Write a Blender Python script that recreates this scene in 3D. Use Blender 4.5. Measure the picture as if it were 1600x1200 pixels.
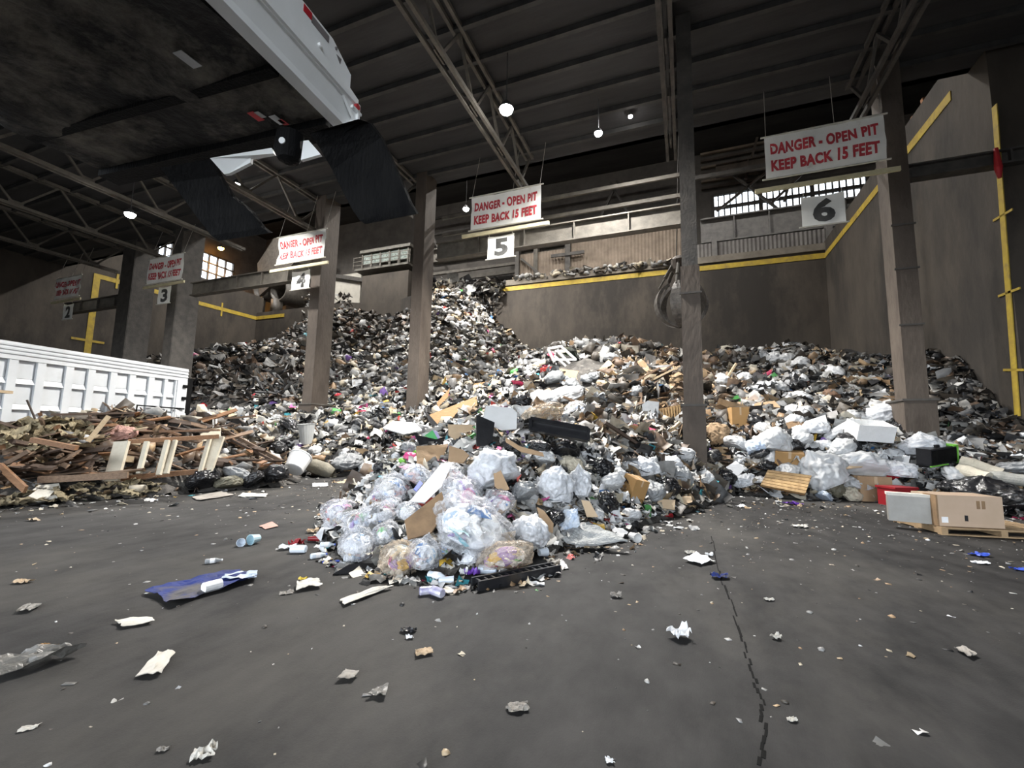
import bpy, bmesh, math, random
import numpy as np
from mathutils import Vector, Matrix, noise

for o in list(bpy.data.objects):
    bpy.data.objects.remove(o)
SC = bpy.context.scene
COL = SC.collection
rnd = random.Random(7)
nrg = np.random.default_rng(11)

# ------------------------------------------------------------------ camera
CAM = Vector((0.0, 0.0, 1.6))
FPX = 690.0
TH, PH, RO = math.radians(21.5), math.radians(6.6), math.radians(1.1)
UP = Vector((0, 0, 1))
_f0 = Vector((-math.sin(TH), math.cos(TH), 0))
_r0 = Vector((math.cos(TH), math.sin(TH), 0))
FWD = _f0 * math.cos(PH) + UP * math.sin(PH)
_u0 = UP * math.cos(PH) - _f0 * math.sin(PH)
CUP = _u0 * math.cos(RO) - _r0 * math.sin(RO)
CRT = _r0 * math.cos(RO) + _u0 * math.sin(RO)
cd = bpy.data.cameras.new('camera')
cam = bpy.data.objects.new('camera', cd)
COL.objects.link(cam)
cd.sensor_width = 36.0
cd.lens = FPX / 1600.0 * 36.0
cd.clip_start = 0.05
cd.clip_end = 400
cam.matrix_world = Matrix.Translation(CAM) @ Matrix((CRT, CUP, -FWD)).transposed().to_4x4()
SC.camera = cam

# ------------------------------------------------------------------ world, daylight through the doors, exposure
SC.view_settings.view_transform = 'Standard'
SC.view_settings.look = 'None'
SC.view_settings.gamma = 1.0
SC.view_settings.use_curve_mapping = False
SC.view_settings.exposure = 1.78
W = bpy.data.worlds.new('overcast_sky')
SC.world = W
W.use_nodes = True
W.node_tree.nodes['Background'].inputs[0].default_value = (0.86, 0.93, 1.0, 1)
W.node_tree.nodes['Background'].inputs[1].default_value = 2.8


def portal(loc, rot, sx, sy):
    d = bpy.data.lights.new('door_daylight', 'AREA')
    d.shape = 'RECTANGLE'
    d.size, d.size_y = sx, sy
    d.cycles.is_portal = True
    o = bpy.data.objects.new('door_daylight', d)
    o.location = loc
    o.rotation_euler = rot
    COL.objects.link(o)


DOOR_Y = -13.0
DOORS = [(-34, -23), (-20.5, -9.5), (-7, 4), (6.5, 17.5)]
DOOR_Z = 9.5
for a, b in DOORS:
    portal(((a + b) / 2, DOOR_Y, DOOR_Z / 2), (math.radians(90), 0, 0), b - a, DOOR_Z)


# ------------------------------------------------------------------ photograph to place
def ray(px, py):
    return (FWD + CRT * ((px - 800) / FPX) - CUP * ((py - 600) / FPX))


def pix(px, py, zc):
    return CAM + ray(px, py) * zc


def on_z(px, py, z=0.0):
    d = ray(px, py)
    return CAM + d * ((z - CAM.z) / d.z)


def on_y(px, py, y):
    d = ray(px, py)
    return CAM + d * (y / d.y)


def on_x(px, py, x):
    d = ray(px, py)
    return CAM + d * (x / d.x)


def on_plane(px, py, p, n):
    d = ray(px, py)
    return CAM + d * ((p - CAM).dot(n) / d.dot(n))


def depth(p):
    return (p - CAM).dot(FWD)


# ------------------------------------------------------------------ materials
MATS = {}


def mat(name, c1, c2=None, scale=4.0, rough=0.6, bump=0.0, bscale=20.0, metal=0.0, jitter=0.0, spec=0.5, detail=6.0,
        c3=None, s3=1.0, t3=(0.5, 0.6), stretch=(1, 1, 1)):
    if name in MATS:
        return MATS[name]
    m = bpy.data.materials.new(name)
    m.use_nodes = True
    nt = m.node_tree
    N, L = nt.nodes, nt.links
    b = N['Principled BSDF']
    b.inputs['Roughness'].default_value = rough
    b.inputs['Metallic'].default_value = metal
    b.inputs['Specular IOR Level'].default_value = spec
    tc = N.new('ShaderNodeTexCoord')
    mp = N.new('ShaderNodeMapping')
    mp.inputs['Scale'].default_value = stretch
    L.new(tc.outputs['Object'], mp.inputs[0])
    out = None
    if c2 is not None:
        n = N.new('ShaderNodeTexNoise')
        n.inputs['Scale'].default_value = scale
        n.inputs['Detail'].default_value = detail
        n.inputs['Roughness'].default_value = 0.62
        L.new(mp.outputs[0], n.inputs['Vector'])
        r = N.new('ShaderNodeValToRGB')
        r.color_ramp.elements[0].position = 0.35
        r.color_ramp.elements[1].position = 0.65
        r.color_ramp.elements[0].color = (*c1, 1)
        r.color_ramp.elements[1].color = (*c2, 1)
        L.new(n.outputs['Fac'], r.inputs[0])
        out = r.outputs[0]
        if c3 is not None:
            n3 = N.new('ShaderNodeTexNoise')
            n3.inputs['Scale'].default_value = s3
            n3.inputs['Detail'].default_value = 8
            n3.inputs['Roughness'].default_value = 0.7
            L.new(mp.outputs[0], n3.inputs['Vector'])
            r3 = N.new('ShaderNodeValToRGB')
            r3.color_ramp.elements[0].position = t3[0]
            r3.color_ramp.elements[1].position = t3[1]
            L.new(n3.outputs['Fac'], r3.inputs[0])
            mx = N.new('ShaderNodeMix')
            mx.data_type = 'RGBA'
            L.new(r3.outputs[0], mx.inputs[0])
            L.new(out, mx.inputs[6])
            mx.inputs[7].default_value = (*c3, 1)
            out = mx.outputs[2]
    else:
        rg = N.new('ShaderNodeRGB')
        rg.outputs[0].default_value = (*c1, 1)
        out = rg.outputs[0]
    if jitter:
        oi = N.new('ShaderNodeObjectInfo')
        mr = N.new('ShaderNodeMapRange')
        mr.inputs[3].default_value = 1 - jitter
        mr.inputs[4].default_value = 1 + jitter
        L.new(oi.outputs['Random'], mr.inputs[0])
        hs = N.new('ShaderNodeHueSaturation')
        L.new(mr.outputs[0], hs.inputs['Value'])
        L.new(out, hs.inputs['Color'])
        out = hs.outputs[0]
    L.new(out, b.inputs['Base Color'])
    if bump:
        n2 = N.new('ShaderNodeTexNoise')
        n2.inputs['Scale'].default_value = bscale
        n2.inputs['Detail'].default_value = 5
        L.new(mp.outputs[0], n2.inputs['Vector'])
        bp = N.new('ShaderNodeBump')
        bp.inputs['Strength'].default_value = bump
        bp.inputs['Distance'].default_value = 0.05
        L.new(n2.outputs['Fac'], bp.inputs['Height'])
        L.new(bp.outputs[0], b.inputs['Normal'])
    MATS[name] = m
    return m


def emit(name, c, s):
    m = bpy.data.materials.new(name)
    m.use_nodes = True
    nt = m.node_tree
    nt.nodes.remove(nt.nodes['Principled BSDF'])
    e = nt.nodes.new('ShaderNodeEmission')
    e.inputs[0].default_value = (*c, 1)
    e.inputs[1].default_value = s
    nt.links.new(e.outputs[0], nt.nodes['Material Output'].inputs[0])
    return m


def film_mat(name, tint, lo, hi, rough=0.22):
    """thin plastic film: partly see-through, glossy"""
    m = bpy.data.materials.new(name)
    m.use_nodes = True
    nt = m.node_tree
    N, L = nt.nodes, nt.links
    b = N['Principled BSDF']
    b.inputs['Base Color'].default_value = (*tint, 1)
    b.inputs['Roughness'].default_value = rough
    t = N.new('ShaderNodeBsdfTransparent')
    t.inputs[0].default_value = (*[0.55 + 0.45 * c for c in tint], 1)
    mx = N.new('ShaderNodeMixShader')
    tc = N.new('ShaderNodeTexCoord')
    n = N.new('ShaderNodeTexNoise')
    n.inputs['Scale'].default_value = 2.8
    n.inputs['Detail'].default_value = 7
    n.inputs['Distortion'].default_value = 1.6
    L.new(tc.outputs['Object'], n.inputs['Vector'])
    mr = N.new('ShaderNodeMapRange')
    mr.inputs[1].default_value = 0.32
    mr.inputs[2].default_value = 0.68
    mr.inputs[3].default_value = lo
    mr.inputs[4].default_value = hi
    L.new(n.outputs['Fac'], mr.inputs[0])
    L.new(mr.outputs[0], mx.inputs[0])
    L.new(t.outputs[0], mx.inputs[1])
    L.new(b.outputs[0], mx.inputs[2])
    bp = N.new('ShaderNodeBump')
    bp.inputs['Strength'].default_value = 0.22
    bp.inputs['Distance'].default_value = 0.05
    n2 = N.new('ShaderNodeTexNoise')
    n2.inputs['Scale'].default_value = 7
    n2.inputs['Detail'].default_value = 6
    n2.inputs['Distortion'].default_value = 1.2
    L.new(tc.outputs['Object'], n2.inputs['Vector'])
    L.new(n2.outputs['Fac'], bp.inputs['Height'])
    L.new(bp.outputs[0], b.inputs['Normal'])
    L.new(mx.outputs[0], N['Material Output'].inputs[0])
    MATS[name] = m
    return m


def attr_mat(name, rough=0.55, dirt=0.35, nscale=6.0, bump=0.4):
    """colour of each scrap of refuse from its own colour attribute, broken by dirt"""
    m = bpy.data.materials.new(name)
    m.use_nodes = True
    nt = m.node_tree
    N, L = nt.nodes, nt.links
    b = N['Principled BSDF']
    b.inputs['Roughness'].default_value = rough
    a = N.new('ShaderNodeAttribute')
    a.attribute_name = 'col'
    tc = N.new('ShaderNodeTexCoord')
    n = N.new('ShaderNodeTexNoise')
    n.inputs['Scale'].default_value = nscale
    n.inputs['Detail'].default_value = 5
    L.new(tc.outputs['Object'], n.inputs['Vector'])
    mr = N.new('ShaderNodeMapRange')
    mr.inputs[1].default_value = 0.3
    mr.inputs[2].default_value = 0.7
    mr.inputs[3].default_value = 1 - dirt
    mr.inputs[4].default_value = 1.1
    L.new(n.outputs['Fac'], mr.inputs[0])
    mx = N.new('ShaderNodeVectorMath')
    mx.operation = 'SCALE'
    L.new(a.outputs['Color'], mx.inputs[0])
    L.new(mr.outputs[0], mx.inputs['Scale'])
    L.new(mx.outputs[0], b.inputs['Base Color'])
    bp = N.new('ShaderNodeBump')
    bp.inputs['Strength'].default_value = bump
    bp.inputs['Distance'].default_value = 0.05
    L.new(n.outputs['Fac'], bp.inputs['Height'])
    L.new(bp.outputs[0], b.inputs['Normal'])
    MATS[name] = m
    return m


# ------------------------------------------------------------------ mesh helpers
def tag(o, label=None, cat=None, group=None, kind=None):
    for k, v in (('label', label), ('category', cat), ('group', group), ('kind', kind)):
        if v:
            o[k] = v
    return o


def thing(name, label, cat, loc, group=None, rz=0.0):
    o = bpy.data.objects.new(name, None)
    o.empty_display_size = 0.2
    o.location = loc
    o.rotation_euler = (0, 0, rz)
    COL.objects.link(o)
    return tag(o, label, cat, group)


def mesh(name, V, F, m=None, smooth=False, col=None):
    me = bpy.data.meshes.new(name)
    me.from_pydata([tuple(v) for v in V] if not isinstance(V, np.ndarray) else V.tolist(), [], F if isinstance(F, list) else F.tolist())
    if m is not None:
        me.materials.append(m if not isinstance(m, str) else MATS[m])
    if smooth:
        me.polygons.foreach_set('use_smooth', [True] * len(me.polygons))
    if col is not None:
        a = me.attributes.new('col', 'FLOAT_COLOR', 'POINT')
        a.data.foreach_set('color', np.asarray(col, dtype=np.float32).ravel())
    me.update()
    return me


def put(name, V, F, m, parent=None, loc=None, smooth=False, label=None, cat=None, group=None, kind=None):
    """one mesh object given in world coordinates; its origin at loc, or the parent's frame"""
    V = [Vector(v) for v in V]
    if parent is not None:
        inv = parent.matrix_basis.inverted()
        if parent.parent is not None:
            inv = inv @ parent.parent.matrix_basis.inverted()
        V = [inv @ v for v in V]
        o = bpy.data.objects.new(name, mesh(name, V, F, m, smooth))
        o.parent = parent
    else:
        if loc is None:
            n = len(V)
            loc = Vector((sum(v.x for v in V) / n, sum(v.y for v in V) / n, min(v.z for v in V)))
        loc = Vector(loc)
        V = [v - loc for v in V]
        o = bpy.data.objects.new(name, mesh(name, V, F, m, smooth))
        o.location = loc
    COL.objects.link(o)
    return tag(o, label, cat, group, kind)


BOXF = [(0, 3, 2, 1), (4, 5, 6, 7), (0, 1, 5, 4), (1, 2, 6, 5), (2, 3, 7, 6), (3, 0, 4, 7)]


def box(x0, x1, y0, y1, z0, z1):
    return [(x0, y0, z0), (x1, y0, z0), (x1, y1, z0), (x0, y1, z0), (x0, y0, z1), (x1, y0, z1), (x1, y1, z1), (x0, y1, z1)], [tuple(f) for f in BOXF]


def join(*vf):
    V, F = [], []
    for v, f in vf:
        k = len(V)
        V += list(v)
        F += [tuple(i + k for i in q) for q in f]
    return V, F


def bar(p, q, w, h, up=UP):
    p, q = Vector(p), Vector(q)
    d = (q - p).normalized()
    s = d.cross(up)
    if s.length < 1e-4:
        s = d.cross(Vector((1, 0, 0)))
    s.normalize()
    u = s.cross(d).normalized()
    V = []
    for c in (p, q):
        for a, b in ((-1, -1), (1, -1), (1, 1), (-1, 1)):
            V.append(c + s * (a * w / 2) + u * (b * h / 2))
    return V, [(0, 3, 2, 1), (4, 5, 6, 7), (0, 1, 5, 4), (1, 2, 6, 5), (2, 3, 7, 6), (3, 0, 4, 7)]


def tube(pts, r, n=8, cap=True):
    pts = [Vector(p) for p in pts]
    R = r if isinstance(r, (list, tuple)) else [r] * len(pts)
    V, F = [], []
    ref = None
    for i, p in enumerate(pts):
        d = (pts[min(i + 1, len(pts) - 1)] - pts[max(i - 1, 0)]).normalized()
        if ref is None:
            ref = d.cross(UP)
            if ref.length < 1e-3:
                ref = d.cross(Vector((1, 0, 0)))
        ref = (ref - d * ref.dot(d)).normalized()
        b = d.cross(ref)
        for k in range(n):
            a = 2 * math.pi * k / n
            V.append(p + (ref * math.cos(a) + b * math.sin(a)) * R[i])
    for i in range(len(pts) - 1):
        for k in range(n):
            F.append((i * n + k, i * n + (k + 1) % n, (i + 1) * n + (k + 1) % n, (i + 1) * n + k))
    if cap:
        F.append(tuple(range(n))[::-1])
        F.append(tuple((len(pts) - 1) * n + k for k in range(n)))
    return V, F


def slab(poly, n, t):
    """planar polygon given thickness t along -n"""
    poly = [Vector(p) for p in poly]
    n = Vector(n).normalized()
    k = len(poly)
    V = poly + [p - n * t for p in poly]
    F = [tuple(range(k)), tuple(range(2 * k - 1, k - 1, -1))]
    for i in range(k):
        j = (i + 1) % k
        F.append((i, k + i, k + j, j))
    return V, F


def ico(sub):
    bm = bmesh.new()
    bmesh.ops.create_icosphere(bm, subdivisions=sub, radius=1)
    bm.verts.ensure_lookup_table()
    V = np.array([v.co[:] for v in bm.verts])
    F = [tuple(v.index for v in f.verts) for f in bm.faces]
    bm.free()
    return V, F


def struct(name, V, F, m, parent=None):
    o = put(name, V, F, m, parent, loc=None if parent else (0, 0, 0))
    if parent is None:
        o['kind'] = 'structure'
    return o
# ------------------------------------------------------------------ the building
ROW = 19.0          # line of columns at the pit edge
PIT_R, PIT_L, PIT_B = 10.3, -50.4, 39.0
ROOF, CHORD = 15.6, 13.5
HALL = 31.0

asph = mat('asphalt', (0.013, 0.0127, 0.013), (0.038, 0.0365, 0.036), 2.6, 0.75, 0.12, 110, c3=(0.072, 0.067, 0.060), s3=0.30, t3=(0.48, 0.72), detail=14, stretch=(1, .55, 1), spec=.25)
conc = mat('pit_concrete', (0.044, 0.0365, 0.030), (0.076, 0.063, 0.050), 0.55, 0.85, 0.5, 3.0, c3=(0.030, 0.0255, 0.0215), s3=0.22, t3=(0.48, 0.62), stretch=(1, 1, 0.45))
capm = mat('wall_cap_concrete', (0.15, 0.13, 0.105), (0.22, 0.195, 0.16), 1.2, 0.85, 0.3, 8)
deck = mat('roof_deck', (0.020, 0.020, 0.0215), (0.042, 0.041, 0.042), 0.5, 0.8, 0.2, 6, stretch=(0.35, 2.0, 1))
steel = mat('dusty_steel', (0.075, 0.067, 0.057), (0.13, 0.117, 0.098), 2.2, 0.75, 0.2, 14)
darksteel = mat('dark_steel', (0.045, 0.041, 0.038), (0.085, 0.077, 0.068), 2.0, 0.7, 0.2, 14)
rust = mat('rusty_steel', (0.062, 0.047, 0.037), (0.112, 0.090, 0.072), 1.6, 0.75, 0.35, 9, c3=(0.04, 0.028, 0.021), s3=0.8, t3=(0.5, 0.66), stretch=(1, 1, 0.4))
shed = mat('dark_cladding', (0.085, 0.077, 0.070), (0.13, 0.117, 0.105), 0.8, 0.8, 0.2, 6)
corr = mat('brown_cladding', (0.15, 0.115, 0.085), (0.24, 0.19, 0.145), 0.9, 0.75, 0.2, 6)
pale = mat('pale_cladding', (0.40, 0.38, 0.33), (0.55, 0.52, 0.46), 0.7, 0.7)
yellow = mat('yellow_paint', (0.50, 0.36, 0.035), (0.36, 0.25, 0.04), 2.5, 0.65, c3=(0.16, 0.125, 0.08), s3=1.7, t3=(0.55, 0.75))
creambar = mat('cream_paint', (0.62, 0.56, 0.36), (0.5, 0.45, 0.28), 3, 0.6)

# floor with fine relief near the camera: one slab, joints as separate recessed strips
V, F = box(-70, 40, -45, 40, -0.3, 0)
floor = struct('floor', V, F, asph)
V, F = [], []
tar = mat('tar_joint', (0.005, 0.005, 0.005), (0.008, 0.008, 0.008), 5, 0.8, spec=.1)
for j, pts in enumerate(([(1112, 838), (1128, 905), (1160, 995), (1178, 1060), (1195, 1120), (1186, 1196)],)):
    for a, b in zip(pts[:-1], pts[1:]):
        A, B = on_z(*a), on_z(*b)
        n = 7
        for i in range(n):
            p = A.lerp(B, i / n)
            q = A.lerp(B, (i + 1) / n)
            jit = Vector((rnd.uniform(-.02, .02), 0, 0))
            w = rnd.uniform(.010, .022)
            v, f = bar(p + jit, q + jit, w, 0.006)
            V, F = join((V, F), (v, f))
struct('floor_joint', V, F, tar, floor)

V, F = box(-300, 300, -300, 300, -.6, -.32)
struct('floor_outdoors', V, F, mat('outdoor_ground', (.16, .155, .15), (.22, .21, .2), .3, .9))
# pit walls
V, F = box(-24.0, PIT_R + 1.0, PIT_B, PIT_B + 0.8, 0, 16.2)
wall_b = struct('wall_back', V, F, conc)
V, F = box(PIT_L, -36.2, PIT_B, PIT_B + 0.8, 0, 16.4)
struct('wall_back_west', V, F, conc)
V, F = box(PIT_R, PIT_R + 1.0, ROW + 0.4, PIT_B, 0, 16.9)
wall_r = struct('wall_right', V, F, conc)
V, F = box(PIT_L - 0.8, PIT_L, 8, PIT_B + .8, 0, 18.6)
wall_l = struct('wall_left', V, F, conc)
# pale cap strip above the yellow line and rubble ledge
V, F = box(-22, PIT_R, PIT_B - 0.12, PIT_B + 0.9, 16.2, 16.75)
struct('wall_cap', V, F, capm, wall_b)
# yellow lines
def stripe(name, pts, w, nrm, par):
    V, F = [], []
    for a, b in zip(pts[:-1], pts[1:]):
        v, f = bar(a, b, 0.03, w, UP if abs((Vector(b) - Vector(a)).normalized().z) < .8 else Vector((nrm[1], -nrm[0], 0)))
        V, F = join((V, F), (v, f))
    return struct(name, V, F, yellow, par)


stripe('yellow_line', [on_y(779, 453, PIT_B - .02), on_y(1309, 397, PIT_B - .02)], .42, (0, -1), wall_b)
zc = on_y(1309, 397, PIT_B).z
stripe('yellow_line', [(PIT_R - .02, PIT_B, zc), (PIT_R - .02, 21.6, zc - .2)], .40, (-1, 0), wall_r)
V, F = bar(on_x(1554, 165, PIT_R - .03), on_x(1590, 650, PIT_R - .03), .26, .03, Vector((1, 0, 0)))
struct('yellow_line', V, F, yellow, wall_r)
for (x0, y0, x1, y1) in ((1552, 345, 1582, 327), (1560, 463, 1594, 450), (1568, 578, 1600, 578)):
    V, F = bar(on_x(x0, y0, PIT_R - .03), on_x(x1, y1, PIT_R - .03), .08, .03, Vector((1, 0, 0)))
    struct('yellow_line', V, F, yellow, wall_r)
stripe('yellow_line', [(PIT_L + .02, PIT_B, 15.7), (PIT_L + .02, 22.7, 15.5)], .42, (1, 0), wall_l)
V, F = box(PIT_L, PIT_L + .04, 22.4, 22.9, 2, 15.7)
struct('yellow_line', V, F, yellow, wall_l)
for yy in (24.2, 27.2, 31.5, 34.5):
    V, F = box(PIT_L, PIT_L + .05, yy - .09, yy + .09, 14.8, 16.4)
    struct('yellow_line', V, F, yellow, wall_l)
V, F = box(PIT_L, PIT_L + .05, 21.4, 23.8, 9.3, 9.5)
struct('yellow_line', V, F, yellow, wall_l)
V, F = bar((PIT_L, PIT_B - .03, 15.7), (-45.6, PIT_B - .03, 15.7), .05, .42)
struct('yellow_line', V, F, yellow, wall_l)

# curved chute wall between the two spills, concrete block above it
cw = []
pA, pB = on_y(538, 472, 40.5), on_y(642, 462, 38.4)
n = 14
V, F = [], []
for i in range(n + 1):
    t = i / n
    x = pA.x + (pB.x - pA.x) * t
    y = pA.y + (pB.y - pA.y) * t + 1.4 * math.sin(math.pi * t)
    for (dy, z) in ((0, 0), (0, pA.z + (pB.z - pA.z) * t), (.7, pA.z + (pB.z - pA.z) * t), (.7, 0)):
        V.append((x, y + dy, z))
for i in range(n):
    for k in range(4):
        F.append((i * 4 + k, (i + 1) * 4 + k, (i + 1) * 4 + (k + 1) % 4, i * 4 + (k + 1) % 4))
struct('wall_curved', V, F, conc)
a, b = on_y(566, 462, 41.5), on_y(640, 425, 41.5)
V, F = box(a.x, b.x, 41.3, 44.5, a.z - 1.5, b.z + .2)
struct('wall_block', V, F, conc)
# low sill behind the west spill
V, F = box(-36.2, -24.0, PIT_B + .6, PIT_B + 1.2, 0, 14.0)
struct('wall_sill', V, F, conc)

# tall pit hall: back, sides, roof
WZ0, WZ1 = 23.4, 26.3
wx0, wx1 = on_y(1113, 310, 47).x, 16.0
HB = 47.0
vf = [box(-62, wx0, HB, HB + .4, 0, HALL), box(wx0, wx1, HB, HB + .4, 0, WZ0), box(wx0, wx1, HB, HB + .4, WZ1, HALL), box(wx1, 22, HB, HB + .4, 0, HALL)]
hall_b = struct('wall_hall_back', *join(*vf), shed)
LY = [(on_x(213, 375, -60).y, on_x(272, 375, -60).y), (on_x(300, 395, -60).y, on_x(368, 395, -60).y)]
LZ0, LZ1 = 21.6, 25.4
vf = [box(-60.5, -60, ROW, LY[0][0], 0, HALL), box(-60.5, -60, LY[0][1], LY[1][0], 0, HALL), box(-60.5, -60, LY[1][1], HB, 0, HALL)]
for a, b in LY:
    vf += [box(-60.5, -60, a, b, 0, LZ0), box(-60.5, -60, a, b, LZ1, HALL)]
hall_l = struct('wall_hall_left', *join(*vf), shed)
struct('wall_hall_right', *box(20, 20.4, ROW, HB, 0, HALL), shed)
struct('ceiling_hall', *box(-62, 22, ROW, HB + .4, HALL, HALL + .3), mat('hall_deck', (.022, .021, .02), (.04, .038, .036), .5, .85, stretch=(.35, 2, 1)))
struct('wall_hall_front', *box(-62, 22, ROW + 1.2, ROW + 1.5, ROOF, HALL), shed)
# tipping hall
roof_o = struct('ceiling', *box(-62, 26, DOOR_Y - .4, ROW + 1.5, ROOF, ROOF + .25), deck)
struct('wall_tipping_left', *box(-60.5, -60, DOOR_Y, ROW, 0, ROOF), shed)
struct('wall_tipping_right', *box(24, 24.4, DOOR_Y, ROW + 1.2, 0, ROOF), shed)
struct('wall_east_return', *box(PIT_R + 1, 24, ROW + .8, ROW + 1.2, 0, ROOF), shed)
vf = [box(-62, 26, DOOR_Y - .4, DOOR_Y, DOOR_Z, ROOF)]
xs = [-62] + [c for d in DOORS for c in d] + [26]
for i in range(0, len(xs), 2):
    vf.append(box(xs[i], xs[i + 1], DOOR_Y - .4, DOOR_Y, 0, DOOR_Z))
struct('wall_front', *join(*vf), shed)

# windows: mullions, rails and panes
frame_m = mat('window_steel', (0.06, 0.055, 0.05), (0.09, 0.08, 0.07), 4, 0.7)
glass = film_mat('dusty_glass', (0.86, 0.9, 0.95), 0.12, 0.3, 0.35)
wob = thing('window_1', 'long bright band window high on the far wall', 'window', (wx0, HB, WZ0))
del wob['label'], wob['category']
wob['kind'] = 'structure'
nb = 24
for i in range(nb + 1):
    x = wx0 + (wx1 - wx0) * i / nb
    w = .17 if i % 8 == 0 else .06
    put('mullion', *box(x - w, x + w, HB - .1, HB + .1, WZ0, WZ1), frame_m, wob)
for z, w in ((WZ0, .12), ((WZ0 + WZ1) / 2, .16), (WZ1, .12)):
    put('rail', *box(wx0, wx1, HB - .14, HB + .1, z - w, z + w), frame_m, wob)
for i in range(nb):
    x, x2 = wx0 + (wx1 - wx0) * i / nb, wx0 + (wx1 - wx0) * (i + 1) / nb
    for z0, z1 in ((WZ0, (WZ0 + WZ1) / 2), ((WZ0 + WZ1) / 2, WZ1)):
        put('pane', *box(x, x2, HB + .16, HB + .18, z0, z1), glass, wob)
for k, (a, b) in enumerate(LY):
    wob = thing('window_%d' % (k + 2), 'x', 'x', (-60.2, a, LZ0))
    del wob['label'], wob['category']
    wob['kind'] = 'structure'
    for i in range(6):
        y = a + (b - a) * i / 5
        put('mullion', *box(-60.3, -60.0, y - .08, y + .08, LZ0, LZ1), frame_m, wob)
    for z in (LZ0, LZ0 + 1.3, LZ0 + 2.6, LZ1):
        put('rail', *box(-60.3, -60.0, a, b, z - .07, z + .07), frame_m, wob)
    for i in range(5):
        put('pane', *box(-60.42, -60.4, a + (b - a) * i / 5, a + (b - a) * (i + 1) / 5, LZ0, LZ1), glass, wob)


# ---- columns
def column(label, x, y, a, b, z_ped, ped, armor, m_up, m_low, top=ROOF, plates=()):
    t = thing('steel_column', label, 'column', (x, y, 0), 'columns along the pit edge')
    fl = .06
    y0, y1 = y, y + b
    # H section: two flanges and a web, boxed below by armour plate
    put('flange', *box(x - a / 2, x + a / 2, y0, y0 + fl, z_ped, top), m_up, t)
    put('flange', *box(x - a / 2, x + a / 2, y1 - fl, y1, z_ped, top), m_up, t)
    put('web', *box(x - .05, x + .05, y0 + fl, y1 - fl, z_ped, top), m_up, t)
    for sx in (-1, 1):
        put('side_plate', *box(x + sx * a / 2 - .03, x + sx * a / 2 + .03, y0 + .02, y1 - .02, z_ped, armor), m_low, t)
    ap = put('armour_plate', *box(x - a / 2 - .045, x + a / 2 + .045, y0 - .04, y0 - .005, z_ped, min(armor, top)), m_low, t)
    p = ped
    pd = put('pedestal', *box(x - a / 2 - p, x + a / 2 + p, y0 - p, y1 + p, 0, z_ped), m_low, t)
    put('pedestal_cap', *box(x - a / 2 - p - .05, x + a / 2 + p + .05, y0 - p - .05, y1 + p + .05, z_ped, z_ped + .07), m_up, pd)
    for z in plates:
        put('strap', *box(x - a / 2 - .09, x + a / 2 + .09, y0 - .085, y0 - .03, z, z + .06), darksteel, ap)
    return t


colx = {}
def cx(px, py=600, y=ROW):
    return on_y(px, py, y).x


column('two-faced brown column rising from square pedestal in the right-hand bags', cx(1427, 600), ROW - .2, .52, .92, 3.0, .18, ROOF, darksteel, rust, plates=(7.6, 9.2, 5.6))
column('slender dark column in front of the hanging grapple, rust-brown below', cx(1083, 600, 14.2), 14.2, .46, .5, 2.55, .09, 6.9, darksteel, rust, plates=(6.0,))
column('weathered brown column at the left foot of the big rear refuse slope', cx(645, 600), ROW, .56, 1.0, 2.2, .06, ROOF, steel, rust)
column('broad weathered column beside the banner numbered four, on low concrete block', cx(482, 600), ROW, .62, 1.2, 3.1, .16, ROOF, steel, rust)
column('dark column right behind the sign numbered three', cx(266, 500), ROW, .8, 1.5, 3.0, .1, ROOF, darksteel, darksteel)
column('far dark column between the signs numbered two and three', cx(190, 500), ROW, 1.4, 1.5, 3.0, .1, ROOF, darksteel, darksteel)


def beam(label, x0, x1, y, z0, z1, m):
    t = thing('steel_beam', label, 'beam', (x0, y, z0), 'beams between the columns')
    put('web', *box(x0, x1, y - .05, y + .05, z0, z1), m, t)
    put('flange', *box(x0, x1, y - .22, y + .22, z0 - .06, z0), m, t)
    put('flange', *box(x0, x1, y - .22, y + .22, z1, z1 + .06), m, t)
    n = max(2, int((x1 - x0) / 2.2))
    for i in range(1, n):
        x = x0 + (x1 - x0) * i / n
        put('stiffener', *box(x - .03, x + .03, y - .2, y + .2, z0, z1), m, t)
    return t


beam('long grey beam behind the banner numbered five', cx(668), cx(1083), ROW + .45, 10.75, 11.55, steel)
beam('grey beam between the signs numbered three and four', cx(275), cx(475), ROW + .45, 10.75, 11.55, steel)
beam('dark beam at far left behind the sign numbered two', -47, cx(185), ROW + .45, 10.75, 11.55, darksteel)
beam('dark beam running right from the pedestal column across the yellow stripes', cx(1440), 13.5, ROW + .3, 11.15, 11.55, darksteel)

# ---- roof trusses
def truss(label, x, y0=1.0, y1=ROW + .6, zt=ROOF - .15, zb=CHORD, m=steel):
    t = thing('roof_truss', label, 'truss', (x, y0, zb), 'trusses under the dark roof')
    for s in (-.16, .16):
        put('bottom_chord', *bar((x + s, y0, zb), (x + s, y1, zb), .12, .16), m, t)
        put('top_chord', *bar((x + s, y0, zt), (x + s, y1, zt), .12, .16), m, t)
    n = 10
    st = (y1 - y0) / n
    for i in range(n):
        ya, yb = y0 + st * i, y0 + st * (i + 1)
        if i % 2 == 0:
            put('diagonal', *bar((x, ya, zt), (x, yb, zb), .1, .1), m, t)
        else:
            put('diagonal', *bar((x, ya, zb), (x, yb, zt), .1, .1), m, t)
            put('gusset', *box(x - .03, x + .03, ya - .3, ya + .3, zb - .05, zb + .3), m, t)


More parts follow.
